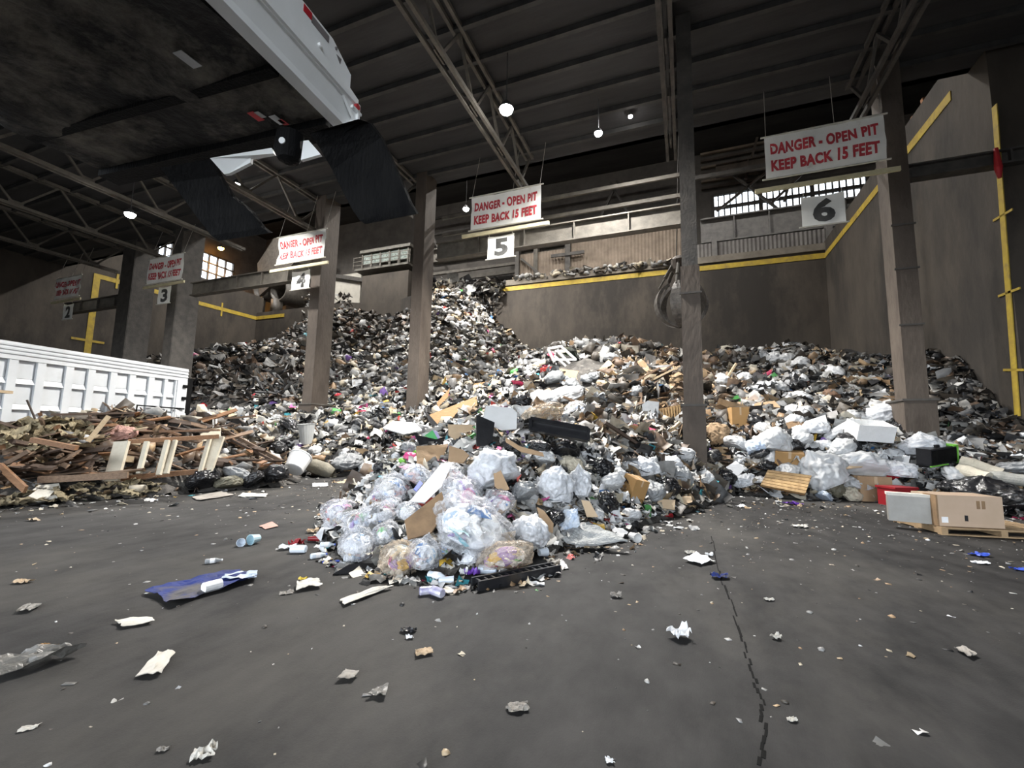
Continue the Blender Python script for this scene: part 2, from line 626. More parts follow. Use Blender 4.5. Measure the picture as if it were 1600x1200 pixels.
tl = {6.4: 'rightmost roof truss above the banner numbered six', -0.3: 'roof truss over the slender column at centre', -7.0: 'roof truss running up to the brightest lamp',
      -13.7: 'roof truss above the weathered brown column at the rear slope', -20.4: 'roof truss over the banner numbered four', -27.1: 'roof truss left of the raised tailgate flaps',
      -33.8: 'roof truss above the sign numbered three', -40.5: 'leftmost roof truss above the sign numbered two'}
for i, (x, l) in enumerate(tl.items()):
    truss(l, x, 7.2 if x > -10 else 3.0, zb=CHORD if x < -1 else 13.9, m=steel if x < -5 else darksteel)
tz = ROOF
pm = mat('purlin_steel', (0.03, 0.029, 0.029), (0.055, 0.053, 0.05), 2, 0.8)
for i in range(13):
    y = 2.0 + i * 1.42
    put('purlin', *join(box(-50, 20, y - .04, y + .04, tz - .2, tz - .01), box(-50, 20, y - .04, y + .12, tz - .22, tz - .2)), pm, roof_o)
# bracing rods between columns under the roof edge
for (z, px0, px1, y, m, l) in ((13.7, 655, 1072, 20.6, steel, 'upper thin tie rail behind the slender column'), (12.75, 655, 1072, 20.7, steel, 'lower thin tie rail behind the slender column'),
                               (13.4, 1072, 1400, 20.6, darksteel, 'short tie rail above the banner numbered six')):
    put('tie_rail', *bar((cx(px0), y, z), (cx(px1), y, z), .12, .18), m, label=l, cat='rail')

# ---- far structure over the back wall
def far_thing(name, label, cat, parts):
    V0 = Vector(parts[0][1][0][0])
    t = thing(name, label, cat, V0)
    for pn, vf, m in parts:
        put(pn, vf[0], vf[1], m, t)
    return t


def corrugated(x0, x1, y, z0, z1, step=.3, amp=.06):
    n = max(4, int((x1 - x0) / step) * 2)
    V, F = [], []
    for i in range(n + 1):
        x = x0 + (x1 - x0) * i / n
        yy = y - (amp if (i // 1) % 2 else 0)
        V += [(x, yy, z0), (x, yy, z1)]
    for i in range(n):
        F.append((2 * i, 2 * i + 2, 2 * i + 3, 2 * i + 1))
    k = len(V)
    V2 = [(a, b + .05, c) for a, b, c in V]
    F2 = [tuple(j + k for j in f[::-1]) for f in F]
    return V + V2, F + F2


Y1 = 39.6
xa, xb, xc = cx(812, 420, Y1), cx(888, 420, Y1), cx(1066, 400, Y1)
parts = [('cladding_panel', corrugated(xa, xb - .2, Y1, 16.2, 19.5), corr), ('cladding_panel', corrugated(xb + .2, xc, Y1, 16.2, 20.0), corr),
         ('post', box(xa - .4, xa, Y1 - .3, Y1 + .2, 16, 20.2), darksteel), ('post', box(xb - .25, xb + .25, Y1 - .35, Y1 + .2, 16, 20.4), darksteel),
         ('crossbar', box(xb - 1.6, xb + 1.6, Y1 - .45, Y1 - .3, 18.6, 18.9), darksteel),
         ('brace', bar((xa + .2, Y1 - .2, 19.0), (xa + 2.6, Y1 - .2, 16.8), .15, .2), darksteel)]
far_thing('crane_shed', 'brown corrugated wall standing on the back pit wall behind the grapple', 'shed wall', parts)
xd = 14.0
parts = [('cladding_panel', corrugated(xc + .6, xd, Y1 + .1, 16.2, 18.2), mat('grey_cladding', (.12, .11, .105), (.17, .16, .15), 1, .7))]
far_thing('low_cladding', 'dark grey ribbed wall above the back pit wall at the number six sign', 'shed wall', parts)


def girder(label, x0, x1, y, z0, z1, m, rails=True):
    t = thing('crane_girder', label, 'girder', (x0, y, z0))
    put('web', *box(x0, x1, y, y + .1, z0, z1), m, t)
    put('flange', *box(x0, x1, y - .3, y + .4, z0 - .12, z0), m, t)
    put('flange', *box(x0, x1, y - .3, y + .4, z1, z1 + .12), m, t)
    n = int((x1 - x0) / 2.5)
    for x in (x0 + 1, (x0 + x1) / 2) if z0 < 22 else ():
        put('post', *box(x - .2, x + .2, 39.45, y, 16.2, z0), m, t)
    for i in range(1, n):
        x = x0 + (x1 - x0) * i / n
        put('stiffener', *box(x - .05, x + .05, y - .25, y, z0, z1), m, t)
    return t


girder('dusty crane girder above the brown corrugated wall', cx(655, 380, 40), cx(1075, 380, 40), 40.2, 20.3, 21.6, steel)
girder('grey crane girder under the bright band window', cx(1085, 350, 40.2) + .5, 20, 40.4, 18.6, 20.6, mat('grey_girder', (.12, .115, .11), (.19, .18, .17), 2, .6))
girder('brown upper girder over the bright band window', cx(1120, 260, 44), 20, 45.0, 27.3, 28.2, rust)
# debris ragged line along the wall top is part of the refuse; pale building part behind column and block
parts = [('wall_panel', box(cx(500, 400, 45), cx(566, 400, 45), 45.0, 45.3, 13.5, 22.6), pale), ('rail', box(cx(500, 400, 44.6), cx(575, 400, 44.6), 44.5, 44.8, 17.4, 18.0), steel),
         ('rail', bar((cx(505, 370, 44.5), 44.6, 23.0), (cx(600, 370, 44.5), 44.6, 20.6), .3, .5), darksteel)]
far_thing('pale_wall', 'cream wall section far behind the number four column', 'wall panel', parts)
xa, xb = cx(676, 410, 43.5), cx(812, 410, 43.5)
parts = [('wall_panel', corrugated(xa, xb, 43.5, 15.5, 18.6, .35), pale), ('rail', box(xa, xb, 43.0, 43.3, 19.1, 19.5), steel), ('rail', box(xa, xb, 42.9, 43.2, 20.0, 20.3), steel),
         ('beam', box(xa, xb, 43.0, 43.5, 18.5, 19.0), darksteel)]
far_thing('pale_ribbed_wall', 'pale ribbed wall above the peak of the rear refuse slope', 'wall panel', parts)
# operator cab with railing
a, b = on_y(562, 425, 42), on_y(640, 385, 42)
cabm = mat('cab_steel', (.07, .065, .055), (.12, .11, .09), 3, .6)
cabglass = mat('cab_glass', (.28, .32, .30), (.10, .12, .11), 6, .15)
t = thing('crane_cab', 'small glazed operator cab with railings on concrete block behind the rear slope', 'cab', (a.x, 42, a.z))
w = b.x - a.x
h = b.z - a.z
put('floor_plate', *box(a.x - .3, b.x + .3, 41.4, 44.2, a.z - .1, a.z + .15), cabm, t)
put('roof', *box(a.x, b.x + .2, 41.8, 44.2, b.z, b.z + .35), cabm, t)
put('back_wall', *box(a.x + .2, b.x, 43.8, 44.0, a.z, b.z), cabm, t)
for i in range(6):
    x = a.x + .3 + (w - .5) * i / 5
    put('post', *box(x - .08, x + .08, 42.0, 42.16, a.z, b.z), cabm, t)
    if i < 5:
        put('pane', *box(x + .1, x + (w - .5) / 5 - .1, 42.1, 42.14, a.z + h * .35, b.z - .1), cabglass, t)
for k in range(3):
    put('railing', *bar((a.x - .4, 41.3, a.z + .5 + k * .5), (b.x + .6, 41.3, a.z + .5 + k * .5), .07, .07), steel, t)
for i in range(7):
    x = a.x - .4 + (w + 1.0) * i / 6
    put('railing_post', *bar((x, 41.3, a.z), (x, 41.3, a.z + 1.6), .07, .07), steel, t)
# X bracing and struts in front of the band window, and hall trusses
braces = [((1120, 330), (1270, 212)), ((1130, 262), (1220, 330)), ((1165, 280), (1190, 190)), ((1225, 315), (1245, 250)), ((1205, 318), (1260, 265)), ((1190, 185), (1300, 250)), ((1300, 170), (1210, 255))]
for i, (p, q) in enumerate(braces):
    put('brace', *bar(on_y(*p, 46), on_y(*q, 46), .22, .22), steel if i % 2 else rust, hall_b)
for i in range(6):
    z = 26.9 + i * .75
    put('girt', *box(wx0 - 1, 17, HB - .5, HB - .2, z, z + .22), corr if i % 2 else rust, hall_b)
for i, px in enumerate((700, 760, 850, 920, 1000)):
    x = cx(px, 280, 44)
    put('brace', *bar((x, 44, 21.7), (x + (3 if i % 2 else -3), 44, 28.0), .25, .25), darksteel, hall_b)
for i in range(3):
    z = 24 + i * 2.1
    put('girt', *bar((cx(660, 300, 45), 45, z), (cx(1060, 300, 45), 45, z), .25, .3), darksteel, hall_b)
# ductwork at the left rear
ductm = mat('duct_metal', (.055, .049, .043), (.10, .088, .075), 3, .55)
for k, (px, py, r) in enumerate(((413, 452, 1.45), (440, 455, 1.5))):
    c = on_y(px, py, 40.5)
    n = 20
    V, F = [], []
    for rr, y in ((r, 40.0), (r, 43.5), (r * .84, 43.5), (r * .84, 40.0)):
        for i in range(n):
            an = 2 * math.pi * i / n
            V.append((c.x + rr * math.cos(an), y, c.z + rr * math.sin(an)))
    for j in range(4):
        for i in range(n):
            F.append((j * n + i, j * n + (i + 1) % n, ((j + 1) % 4) * n + (i + 1) % n, ((j + 1) % 4) * n + i))
    V, F = join((V, F), box(c.x - .3, c.x + .3, 39.3, 40.6, 16.3, c.z - r * .9))
    put('round_duct', V, F, ductm, label=('left' if k == 0 else 'right') + ' of the two round ducts left of the number four sign', cat='duct', smooth=True)
c = on_y(424, 452, 43.6)
put('timber_stack', *join(*[bar((c.x - 2.2, 43.5 + .02 * i, c.z - 1.6 + i * .5), (c.x + 2.4, 43.5 + .02 * i, c.z - 1.4 + i * .5), .3, .42) for i in range(7)]), mat('orange_timber', (.30, .17, .08), (.22, .12, .055), 4, .7),
    label='orange-brown boards seen behind the round ducts', cat='boards')
V, F = slab([on_y(405, 462, 39.6), on_y(402, 412, 39.6), on_y(428, 372, 39.6), on_y(463, 366, 39.6), on_y(462, 408, 39.6), on_y(430, 440, 39.6)], (0, -1, 0), 2.5)
put('hopper_chute', V, F, ductm, label='angular grey hopper chute under the left flap of the tailgate', cat='chute')
# braces at upper right, orange lamp light put into their colour
orm = mat('lamplit_steel', (.42, .2, .1), (.3, .15, .08), 3, .6)
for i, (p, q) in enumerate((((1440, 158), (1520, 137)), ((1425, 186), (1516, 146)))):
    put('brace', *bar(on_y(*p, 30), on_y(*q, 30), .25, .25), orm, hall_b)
put('leaning_tarp', *slab([on_y(1428, 250, 27), on_y(1430, 228, 27), on_y(1446, 200, 27), on_y(1458, 194, 27), on_y(1464, 206, 27), on_y(1458, 228, 27), on_y(1444, 250, 27)], (0, -1, 0), .3), conc,
    label='grey rounded slab leaning behind the beam right of the pedestal column', cat='slab')
put('hose_reel', *tube([on_x(1556, 232, PIT_R - .2), on_x(1560, 262, PIT_R - .2), on_x(1562, 278, PIT_R - .2)], [.06, .11, .05], 10), mat('red_paint', (.5, .02, .03), (.4, .03, .03), 4, .5),
    label='red fitting on the right wall at the top of the vertical yellow stripe', cat='fitting')

# ---- lamps
ledm = emit('led_lens', (1, .98, .95), 60)
sodm = emit('sodium_lens', (1, .42, .06), 22)
housing = mat('lamp_housing', (.05, .05, .05), (.07, .07, .07), 5, .5)


def lamp(px, py, y, r, power, label, color=(1, .97, .92), lens=None, z=None, spread=150):
    p = on_y(px, py, y)
    t = thing('high_bay_lamp', label, 'lamp', p, 'lamps in the hall')
    put('housing', *tube([p + Vector((0, 0, r * .35)), p + Vector((0, 0, r * .9)), p + Vector((0, 0, r * 1.5))], [r * 1.0, r * .8, r * .3], 14), housing, t)
    V, F = [], []
    n, m_ = 14, 5
    for i in range(m_ + 1):
        a = math.pi / 2 * i / m_
        for k in range(n):
            b = 2 * math.pi * k / n
            V.append(p + Vector((r * .92 * math.cos(a) * math.cos(b), r * .92 * math.cos(a) * math.sin(b), r * .35 - r * .8 * math.sin(a))))
    for i in range(m_):
        for k in range(n):
            F.append((i * n + k, (i + 1) * n + k, (i + 1) * n + (k + 1) % n, i * n + (k + 1) % n))
    put('lens', V, F, lens or ledm, t, smooth=True)
    top = (ROOF if y < ROW + 1.5 else HALL)
    put('hanger', *tube([p + Vector((0, 0, r * 1.4)), Vector((p.x, p.y, top))], .02, 5), housing, t)
    d = bpy.data.lights.new('lamp_light', 'SPOT')
    d.energy = power
    d.color = color
    d.spot_size = math.radians(spread)
    d.spot_blend = .6
    d.shadow_soft_size = r
    o = bpy.data.objects.new('lamp_light', d)
    o.parent = t
    o.location = (0, 0, -r * .75)
    COL.objects.link(o)


lamp(791, 174, 13.4, .26, 4200, 'brightest round lamp above the banner numbered five')
lamp(935, 210, 17.0, .17, 1500, 'round lamp right of the brightest one, near the slender column')
lamp(985, 183, 18.2, .10, 500, 'small oval lamp just left of the slender column top')
lamp(369, 291, 15.0, .24, 1200, 'white lamp between the two black flaps')
lamp(203, 337, 13.0, .26, 1600, 'leftmost white lamp under the far trusses')
lamp(728, 328, 32.0, .28, 3000, 'white lamp peeking out left of the banner numbered five')
lamp(921, 207, 30.0, .16, 2000, 'tiny faint lamp beside the second bright lamp')
lamp(240, 403, on_x(240, 403, -58).y, .4, 900, 'orange sodium lamp above the banner numbered three', (1, .5, .12), sodm)
lamp(345, 389, on_x(345, 389, -58).y, .4, 900, 'orange sodium lamp at the right-hand left-side window', (1, .5, .12), sodm)

fill_lamps = {-46: 'added pit hall fill lamp nearest the left wall', -36: 'added pit hall fill lamp over the left refuse bank', -26: 'added pit hall fill lamp over the curved wall', -14: 'added pit hall fill lamp over the tall refuse slope', -3: 'added pit hall fill lamp over the brown mound', 7: 'added pit hall fill lamp nearest the right wall'}  # unseen lamps added above the view to brighten the dark pit hall


def fill_lamp_at(p, r, power, label):
    d = p - CAM
    k = Vector((d.dot(CRT), -d.dot(CUP), d.dot(FWD)))
    lamp(800 + FPX * k.x / k.z, 600 + FPX * k.y / k.z, p.y, r, power, label, spread=165)


for x, l in fill_lamps.items():
    fill_lamp_at(Vector((x, 31.0 if x > -20 else 34, 29.6)),  .35, 2600 if x < -20 else (1600 if x < 5 else 500), l + ', high under its roof')
sgn = on_y(1046, 166, 19.4)
put('faded_sign', *join(box(sgn.x - .5, sgn.x + .9, 19.4, 19.46, sgn.z - .38, sgn.z + .38)), mat('faded_board', (.36, .33, .28), (.16, .14, .12), 6, .7), label='faded grey notice board high behind the slender column', cat='notice board')
# ------------------------------------------------------------------ heaps of refuse: ground shape
CP = []


def cp(px, py, zc, dz=0.0):
    p = pix(px, py, zc)
    CP.append((p.x, p.y, p.z + dz))


def cpz(px, zc, z):
    """a point behind a crest: direction px, depth zc, height z"""
    p = pix(px, 680, zc)
    CP.append((p.x, p.y, z))


for a in ((300, 562, 36), (380, 564, 34), (468, 566, 31), (300, 634, 31), (380, 636, 29.5), (470, 642, 27),
          (250, 572, 46), (340, 562, 46), (395, 553, 51), (440, 535, 48), (520, 494, 49), (490, 500, 50), (560, 600, 30), (600, 565, 36), (575, 550, 43), (200, 575, 44),
          (690, 458, 43), (735, 483, 42), (772, 527, 41), (826, 573, 39), (640, 507, 42.5), (700, 540, 34), (700, 592, 28), (765, 600, 27), (640, 600, 28),
          (490, 657, 23.5), (560, 652, 21.5), (650, 664, 20.5), (400, 655, 23), (330, 652, 22),
          (560, 700, 17.2), (450, 705, 18.2), (640, 702, 16.2), (360, 690, 17.5),
          (860, 552, 26), (960, 540, 26), (1045, 554, 25), (1100, 587, 24), (900, 602, 19.5), (1000, 612, 18.5), (1060, 640, 16.5),
          (1180, 550, 25), (1250, 554, 26), (1330, 574, 26), (1400, 578, 23), (1470, 564, 19.2), (1540, 588, 16.8), (1588, 668, 14.6),
          (1250, 640, 18), (1150, 645, 17), (1350, 640, 17), (1437, 688, 14.6), (1520, 705, 13), (1600, 735, 12),
          (1200, 700, 13.6), (1300, 705, 13.4), (1400, 715, 12.6), (1090, 700, 13.2), (1040, 690, 12.6),
          # heap in the foreground
          (700, 725, 8.0), (735, 795, 6.4), (640, 820, 6.3), (560, 820, 6.4), (850, 735, 7.9), (960, 742, 9.4), (1040, 745, 10.2), (860, 655, 9.6), (780, 645, 9.3), (710, 690, 9.2),
          (910, 690, 9.4), (600, 770, 7.4), (800, 850, 5.8), (900, 790, 7.3), (1000, 775, 8.9), (690, 850, 5.75),
          # timber heap
          (0, 662, 11), (100, 662, 11.6), (200, 666, 12), (300, 671, 13), (380, 698, 13.6), (100, 722, 10.1), (250, 716, 11), (0, 722, 9.8), (340, 722, 12.2)):
    cp(*a)
for a in ((700, 13, 1.3), (800, 13.5, 1.7), (900, 13.5, 1.8), (980, 38, 4.5), (1200, 33, 5.0), (850, 33, 3.8), (1060, 33, 5.2), (150, 17, 1.6), (300, 17.5, 1.8), (100, 24, 2), (560, 25, 3.2)):
    cpz(*a)
FRONT = [(-60, 800), (0, 795), (100, 788), (200, 776), (300, 768), (420, 742), (500, 747), (600, 745), (650, 742), (600, 755), (545, 772), (500, 800), (497, 835), (520, 875), (560, 890),
         (620, 900), (700, 905), (770, 912), (850, 893), (880, 858), (980, 850), (1010, 822), (1088, 795), (1095, 772), (1150, 770), (1200, 780), (1300, 780), (1400, 784), (1500, 800), (1600, 816), (1680, 828)]
for a in FRONT:
    p = on_z(*a)
    CP.append((p.x, p.y, 0.0))
for a in ((-60, 860), (0, 840), (100, 835), (200, 815), (300, 800), (420, 775), (500, 772), (430, 830), (460, 880), (500, 920), (600, 945), (700, 950), (800, 950), (920, 905), (1000, 890),
          (1060, 840), (1130, 800), (1200, 808), (1300, 806), (1400, 812), (1500, 832), (1600, 860), (470, 800), (570, 757), (620, 750), (530, 760)):
    p = on_z(*a)
    CP.append((p.x, p.y, -.55 if a[1] > 765 else -.22))
CP = np.array(CP)


def tps(r2):
    return np.where(r2 > 1e-9, 0.5 * r2 * np.log(np.maximum(r2, 1e-9)), 0.0)


_n = len(CP)
_d = ((CP[:, None, :2] - CP[None, :, :2]) ** 2).sum(-1)
_K = tps(_d) + np.eye(_n) * 0.6
_P = np.c_[np.ones(_n), CP[:, :2]]
_A = np.block([[_K, _P], [_P.T, np.zeros((3, 3))]])
_w = np.linalg.solve(_A, np.r_[CP[:, 2], 0, 0, 0])
GX0, GX1, GY0, GY1, GS = -50.5, 10.5, 2.0, 39.2, 0.2
gx = np.arange(GX0, GX1, GS)
gy = np.arange(GY0, GY1, GS)
XX, YY = np.meshgrid(gx, gy, indexing='ij')
Q = np.c_[XX.ravel(), YY.ravel()]
HH = np.empty(len(Q))
for i in range(0, len(Q), 20000):
    q = Q[i:i + 20000]
    k = tps(((q[:, None, :] - CP[None, :, :2]) ** 2).sum(-1))
    HH[i:i + 20000] = k @ _w[:_n] + _w[_n] + q @ _w[_n + 1:]
HH = HH.reshape(XX.shape)
HH = np.clip(HH, -0.4, 16.0)
# no refuse on the open floor in front
edge = [on_z(a, b) for a, b in ((-60, 812), (300, 780), (420, 757), (560, 757))]
HH[(YY < 3.6)] = -0.4
HH[XX < -21] = np.where(YY[XX < -21] < 9, -.4, HH[XX < -21])
# roughness
for i in range(HH.shape[0]):
    pass
_rough = nrg.normal(size=(64, 64))


def vnoise(x, y, s):
    u, v = x / s, y / s
    i, j = np.floor(u).astype(int), np.floor(v).astype(int)
    fu, fv = u - i, v - j
    fu, fv = fu * fu * (3 - 2 * fu), fv * fv * (3 - 2 * fv)
    g = lambda a, b: _rough[a % 64, b % 64]
    return (g(i, j) * (1 - fu) * (1 - fv) + g(i + 1, j) * fu * (1 - fv) + g(i, j + 1) * (1 - fu) * fv + g(i + 1, j + 1) * fu * fv)


amp = np.clip(HH, 0, 1.2) / 1.2
HH = HH + amp * (0.22 * vnoise(XX, YY, 2.1) + 0.13 * vnoise(XX + 31, YY + 7, .8) + .06 * vnoise(XX + 3, YY + 77, .4))


def height(x, y):
    x, y = np.asarray(x, float), np.asarray(y, float)
    u = np.clip((x - GX0) / GS, 0, len(gx) - 1.001)
    v = np.clip((y - GY0) / GS, 0, len(gy) - 1.001)
    i, j = u.astype(int), v.astype(int)
    a, b = u - i, v - j
    return HH[i, j] * (1 - a) * (1 - b) + HH[i + 1, j] * a * (1 - b) + HH[i, j + 1] * (1 - a) * b + HH[i + 1, j + 1] * a * b


def hgt(x, y):
    return max(0.0, float(height(x, y)))


def hit(px, py):
    """where the line of sight through a pixel meets the heaps or the floor"""
    d = ray(px, py)
    t = np.arange(2.5, 60, .05)
    X, Yv, Z = CAM.x + d.x * t, CAM.y + d.y * t, CAM.z + d.z * t
    g = np.maximum(height(X, Yv), 0.0)
    k = np.argmax(Z <= g)
    if not (Z <= g).any():
        k = len(t) - 1
    return CAM + d * float(t[k])


def gnormal(x, y):
    e = .3
    return Vector((hgt(x - e, y) - hgt(x + e, y), hgt(x, y - e) - hgt(x, y + e), 2 * e)).normalized()


bedm = mat('refuse_bed', (0.025, 0.023, 0.021), (0.11, 0.10, 0.09), 2.6, 0.8, 1.0, 9, c3=(0.22, 0.21, 0.19), s3=3.4, t3=(0.56, 0.66), detail=9)
ok = HH > 0.12
idx = -np.ones(HH.shape, int)
V, F = [], []
use = np.zeros(HH.shape, bool)
quad = ok[:-1, :-1] | ok[1:, :-1] | ok[:-1, 1:] | ok[1:, 1:]
qi, qj = np.nonzero(quad)
for di, dj in ((0, 0), (1, 0), (1, 1), (0, 1)):
    use[qi + di, qj + dj] = True
idx[use] = np.arange(use.sum())
Vb = np.c_[XX[use], YY[use], HH[use] - .05]
Fb = np.c_[idx[qi, qj], idx[qi + 1, qj], idx[qi + 1, qj + 1], idx[qi, qj + 1]]
ob = bpy.data.objects.new('refuse_mass', mesh('refuse_mass', Vb, Fb, bedm, True))
COL.objects.link(ob)
tag(ob, 'dark packed refuse under the loose litter of all the heaps', 'refuse', kind='stuff')

# ------------------------------------------------------------------ scraps
ICO2 = ico(2)


def crumple(V, seed, a=.35, s=1.6):
    W_ = []
    for v in V:
        p = Vector(v)
        k = 1 + a * noise.noise(p * s + Vector((seed * 7.1, seed * 3.3, 0))) + a * .9 * (.35 - abs(noise.noise(p * s * 1.9 + Vector((seed, 0, seed * 5.0)))))
        W_.append(p * k)
    return np.array([w[:] for w in W_])


def grid_sheet(n, seed, fold=.35):
    V, F = [], []
    for i in range(n + 1):
        for j in range(n + 1):
            x, y = i / n * 2 - 1, j / n * 2 - 1
            p = Vector((x * 1.2, y * 1.2, seed * 3.7))
            z = fold * noise.noise(p) + fold * .5 * noise.noise(p * 2.4)
            V.append((x + .25 * noise.noise(p + Vector((9, 0, 0))), y + .25 * noise.noise(p + Vector((0, 9, 0))), z))
    for i in range(n):
        for j in range(n):
            a = i * (n + 1) + j
            F.append((a, a + n + 1, a + n + 2, a + 1))
    return np.array(V), F


def tris(F):
    T = []
    for f in F:
        for k in range(1, len(f) - 1):
            T.append((f[0], f[k], f[k + 1]))
    return np.array(T)


def wad_shape(seed, n=4):
    V, F = [], []
    for i in range(n + 1):
        for j in range(n + 1):
            x, y = i / n * 2 - 1, j / n * 2 - 1
            p = Vector((x * 1.1 + seed * 3.1, y * 1.1, seed * 1.7 + 40))
            V.append((x + .4 * noise.noise(p * 1.6 + Vector((9, 0, 3))), y + .4 * noise.noise(p * 1.6 + Vector((0, 9, 7))), 1.5 * abs(noise.noise(p)) + .9 * abs(noise.noise(p * 2.3)) - .35))
    for i in range(n):
        for j in range(n):
            a = i * (n + 1) + j
            F.append((a, a + n + 1, a + n + 2, a + 1))
    return V, F


_bx = box(-1, 1, -1, 1, -1, 1)
TEMPL = {'blob': [(crumple(ICO2[0], s, .95) * np.array([1, .85, .6]), tris(ICO2[1])) for s in range(6)],
         'sheet': [(lambda g: (g[0], tris(g[1])))(grid_sheet(4, s, .55)) for s in range(6)],
         'shard': [(np.array(_bx[0]) * np.array([1, .7, .03]), tris(_bx[1]))],
         'stick': [(np.array(_bx[0]) * np.array([1, .06, .035]), tris(_bx[1]))],
         'chip': [(crumple(ico(1)[0], s, .8) * np.array([1, .8, .5]), tris(ico(1)[1])) for s in range(6)],
         'leaf': [(lambda g: (g[0], tris(g[1])))(grid_sheet(2, s, .9)) for s in range(6)],
         'wad': [(lambda g: (np.array(g[0]) * np.array([1, .9, .8]), tris(g[1])))(wad_shape(s)) for s in range(6)],
         'strip': [(lambda g: (g[0] * np.array([1, .22, .8]), tris(g[1])))(grid_sheet(4, s + 20, .5)) for s in range(3)]}


def rots(n, tilt, nrmx=None):
    """random orientations: yaw about z, then tilt"""
    yaw = nrg.uniform(0, 2 * math.pi, n)
    ax = nrg.normal(size=(n, 3)) * np.array([1, 1, .15])
    ax /= np.linalg.norm(ax, axis=1)[:, None]
    an = nrg.normal(size=n) * tilt
    K = np.zeros((n, 3, 3))
    K[:, 0, 1], K[:, 0, 2], K[:, 1, 2] = -ax[:, 2], ax[:, 1], -ax[:, 0]
    K -= K.transpose(0, 2, 1).copy()
    R = np.eye(3)[None] + np.sin(an)[:, None, None] * K + (1 - np.cos(an))[:, None, None] * (K @ K)
    Z = np.zeros((n, 3, 3))
    Z[:, 0, 0] = Z[:, 1, 1] = np.cos(yaw)
    Z[:, 0, 1], Z[:, 1, 0] = -np.sin(yaw), np.sin(yaw)
    Z[:, 2, 2] = 1
    return R @ Z


PAL = {
    'white': [(.62, .62, .62), (.70, .71, .73), (.50, .50, .49), (.58, .57, .54), (.40, .40, .40)],
    'grey': [(.20, .195, .19), (.28, .275, .265), (.14, .137, .13), (.33, .32, .30)],
    'black': [(.012, .012, .013), (.02, .02, .022), (.03, .029, .029)],
    'tan': [(.36, .24, .14), (.42, .30, .18), (.28, .18, .10), (.46, .35, .22)],
    'cream': [(.55, .48, .36), (.60, .55, .45), (.48, .42, .33)],
    'brown': [(.13, .085, .055), (.18, .12, .08), (.09, .062, .045)],
    'mud': [(.075, .062, .05), (.10, .085, .068), (.055, .046, .038)],
    'colour': [(.55, .04, .12), (.05, .20, .50), (.10, .38, .10), (.60, .10, .30), (.55, .35, .05), (.06, .35, .42), (.5, .06, .05), (.22, .12, .40)]}


def mix(w):
    k, p = list(w), np.array(list(w.values()), float)
    return k, p / p.sum()


def scraps(name, label, P, sizes, kinds, pals, tilt=.9, matn='scrap', lift=.25):
    """one stuff mesh of n loose scraps at points P"""
    n = len(P)
    kk, kp = mix(kinds)
    pk, pp = mix(pals)
    kc = nrg.choice(len(kk), n, p=kp)
    pc = nrg.choice(len(pk), n, p=pp)
    VV, FF, CC, off = [], [], [], 0
    R = rots(n, tilt)
    for a, kn in enumerate(kk):
        for ti, (tv, tf) in enumerate(TEMPL[kn]):
            sel = np.nonzero(kc == a)[0]
            sel = sel[sel % len(TEMPL[kn]) == ti]
            m = len(sel)
            if not m:
                continue
            s = sizes[sel][:, None, None] * nrg.uniform(.75, 1.3, (m, 1, 3))
            v = (tv[None] * s) @ R[sel].transpose(0, 2, 1) + P[sel][:, None, :]
            v[:, :, 2] += (sizes[sel] * lift)[:, None]
            nv = tv.shape[0]
            f = tf[None] + (np.arange(m) * nv)[:, None, None] + off
            off += m * nv
            c = np.array([PAL[pk[i]][j % len(PAL[pk[i]])] for i, j in zip(pc[sel], nrg.integers(0, 40, m))]) * nrg.uniform(.75, 1.15, (m, 1))
            VV.append(v.reshape(-1, 3))
            FF.append(f.reshape(-1, 3))
            CC.append(np.repeat(np.c_[c, np.ones(m)], nv, axis=0))
    V, F, C = np.concatenate(VV), np.concatenate(FF), np.concatenate(CC)
    me = bpy.data.meshes.new(name)
    me.vertices.add(len(V))
    me.vertices.foreach_set('co', V.astype(np.float32).ravel())
    me.loops.add(len(F) * 3)
    me.loops.foreach_set('vertex_index', F.astype(np.int32).ravel())
    me.polygons.add(len(F))
    me.polygons.foreach_set('loop_start', np.arange(0, len(F) * 3, 3, dtype=np.int32))
    me.materials.append(MATS[matn])
    at = me.attributes.new('col', 'FLOAT_COLOR', 'POINT')
    at.data.foreach_set('color', C.astype(np.float32).ravel())
    me.update(calc_edges=True)
    me.validate()
    o = bpy.data.objects.new(name, me)
    COL.objects.link(o)
    tag(o, label, 'refuse', kind='stuff')
    return o


attr_mat('scrap', .5, .4, 5.0, .35)


def pts_in(poly_px, n, zmin=None, zmax=None, jitter=.0):
    """n places on the heaps inside the area seen between these pixels"""
    poly = np.array(poly_px, float)
    out = []
    x0, y0 = poly.min(0)
    x1, y1 = poly.max(0)
    while len(out) < n:
        x, y = rnd.uniform(x0, x1), rnd.uniform(y0, y1)
        ins = False
        k = len(poly)
        for i in range(k):
            (ax, ay), (bx_, by) = poly[i], poly[(i + 1) % k]
            if (ay > y) != (by > y) and x < (bx_ - ax) * (y - ay) / (by - ay) + ax:
                ins = not ins
        if ins:
            out.append((x, y))
    return out


def area_pts(n, x0, x1, y0, y1, test=None):
    P = []
    while len(P) < n:
        x = nrg.uniform(x0, x1, n)
        y = nrg.uniform(y0, y1, n)
        z = height(x, y)
        # more places on steep faces
        sl = np.hypot(height(x + .3, y) - height(x - .3, y), height(x, y + .3) - height(x, y - .3)) / .6
        keep = (z > .08) & (nrg.uniform(0, 2.4, n) < np.sqrt(1 + sl * sl))
        if test is not None:
            keep &= test(x, y, z)
        P += list(np.c_[x, y, z][keep])
    return np.array(P[:n])


def sizes(n, lo, hi, p=1.8):
    return lo + (hi - lo) * nrg.uniform(0, 1, n) ** p


TIMBER_X = -6.2      # the timber heap lies left of this and in front of the columns
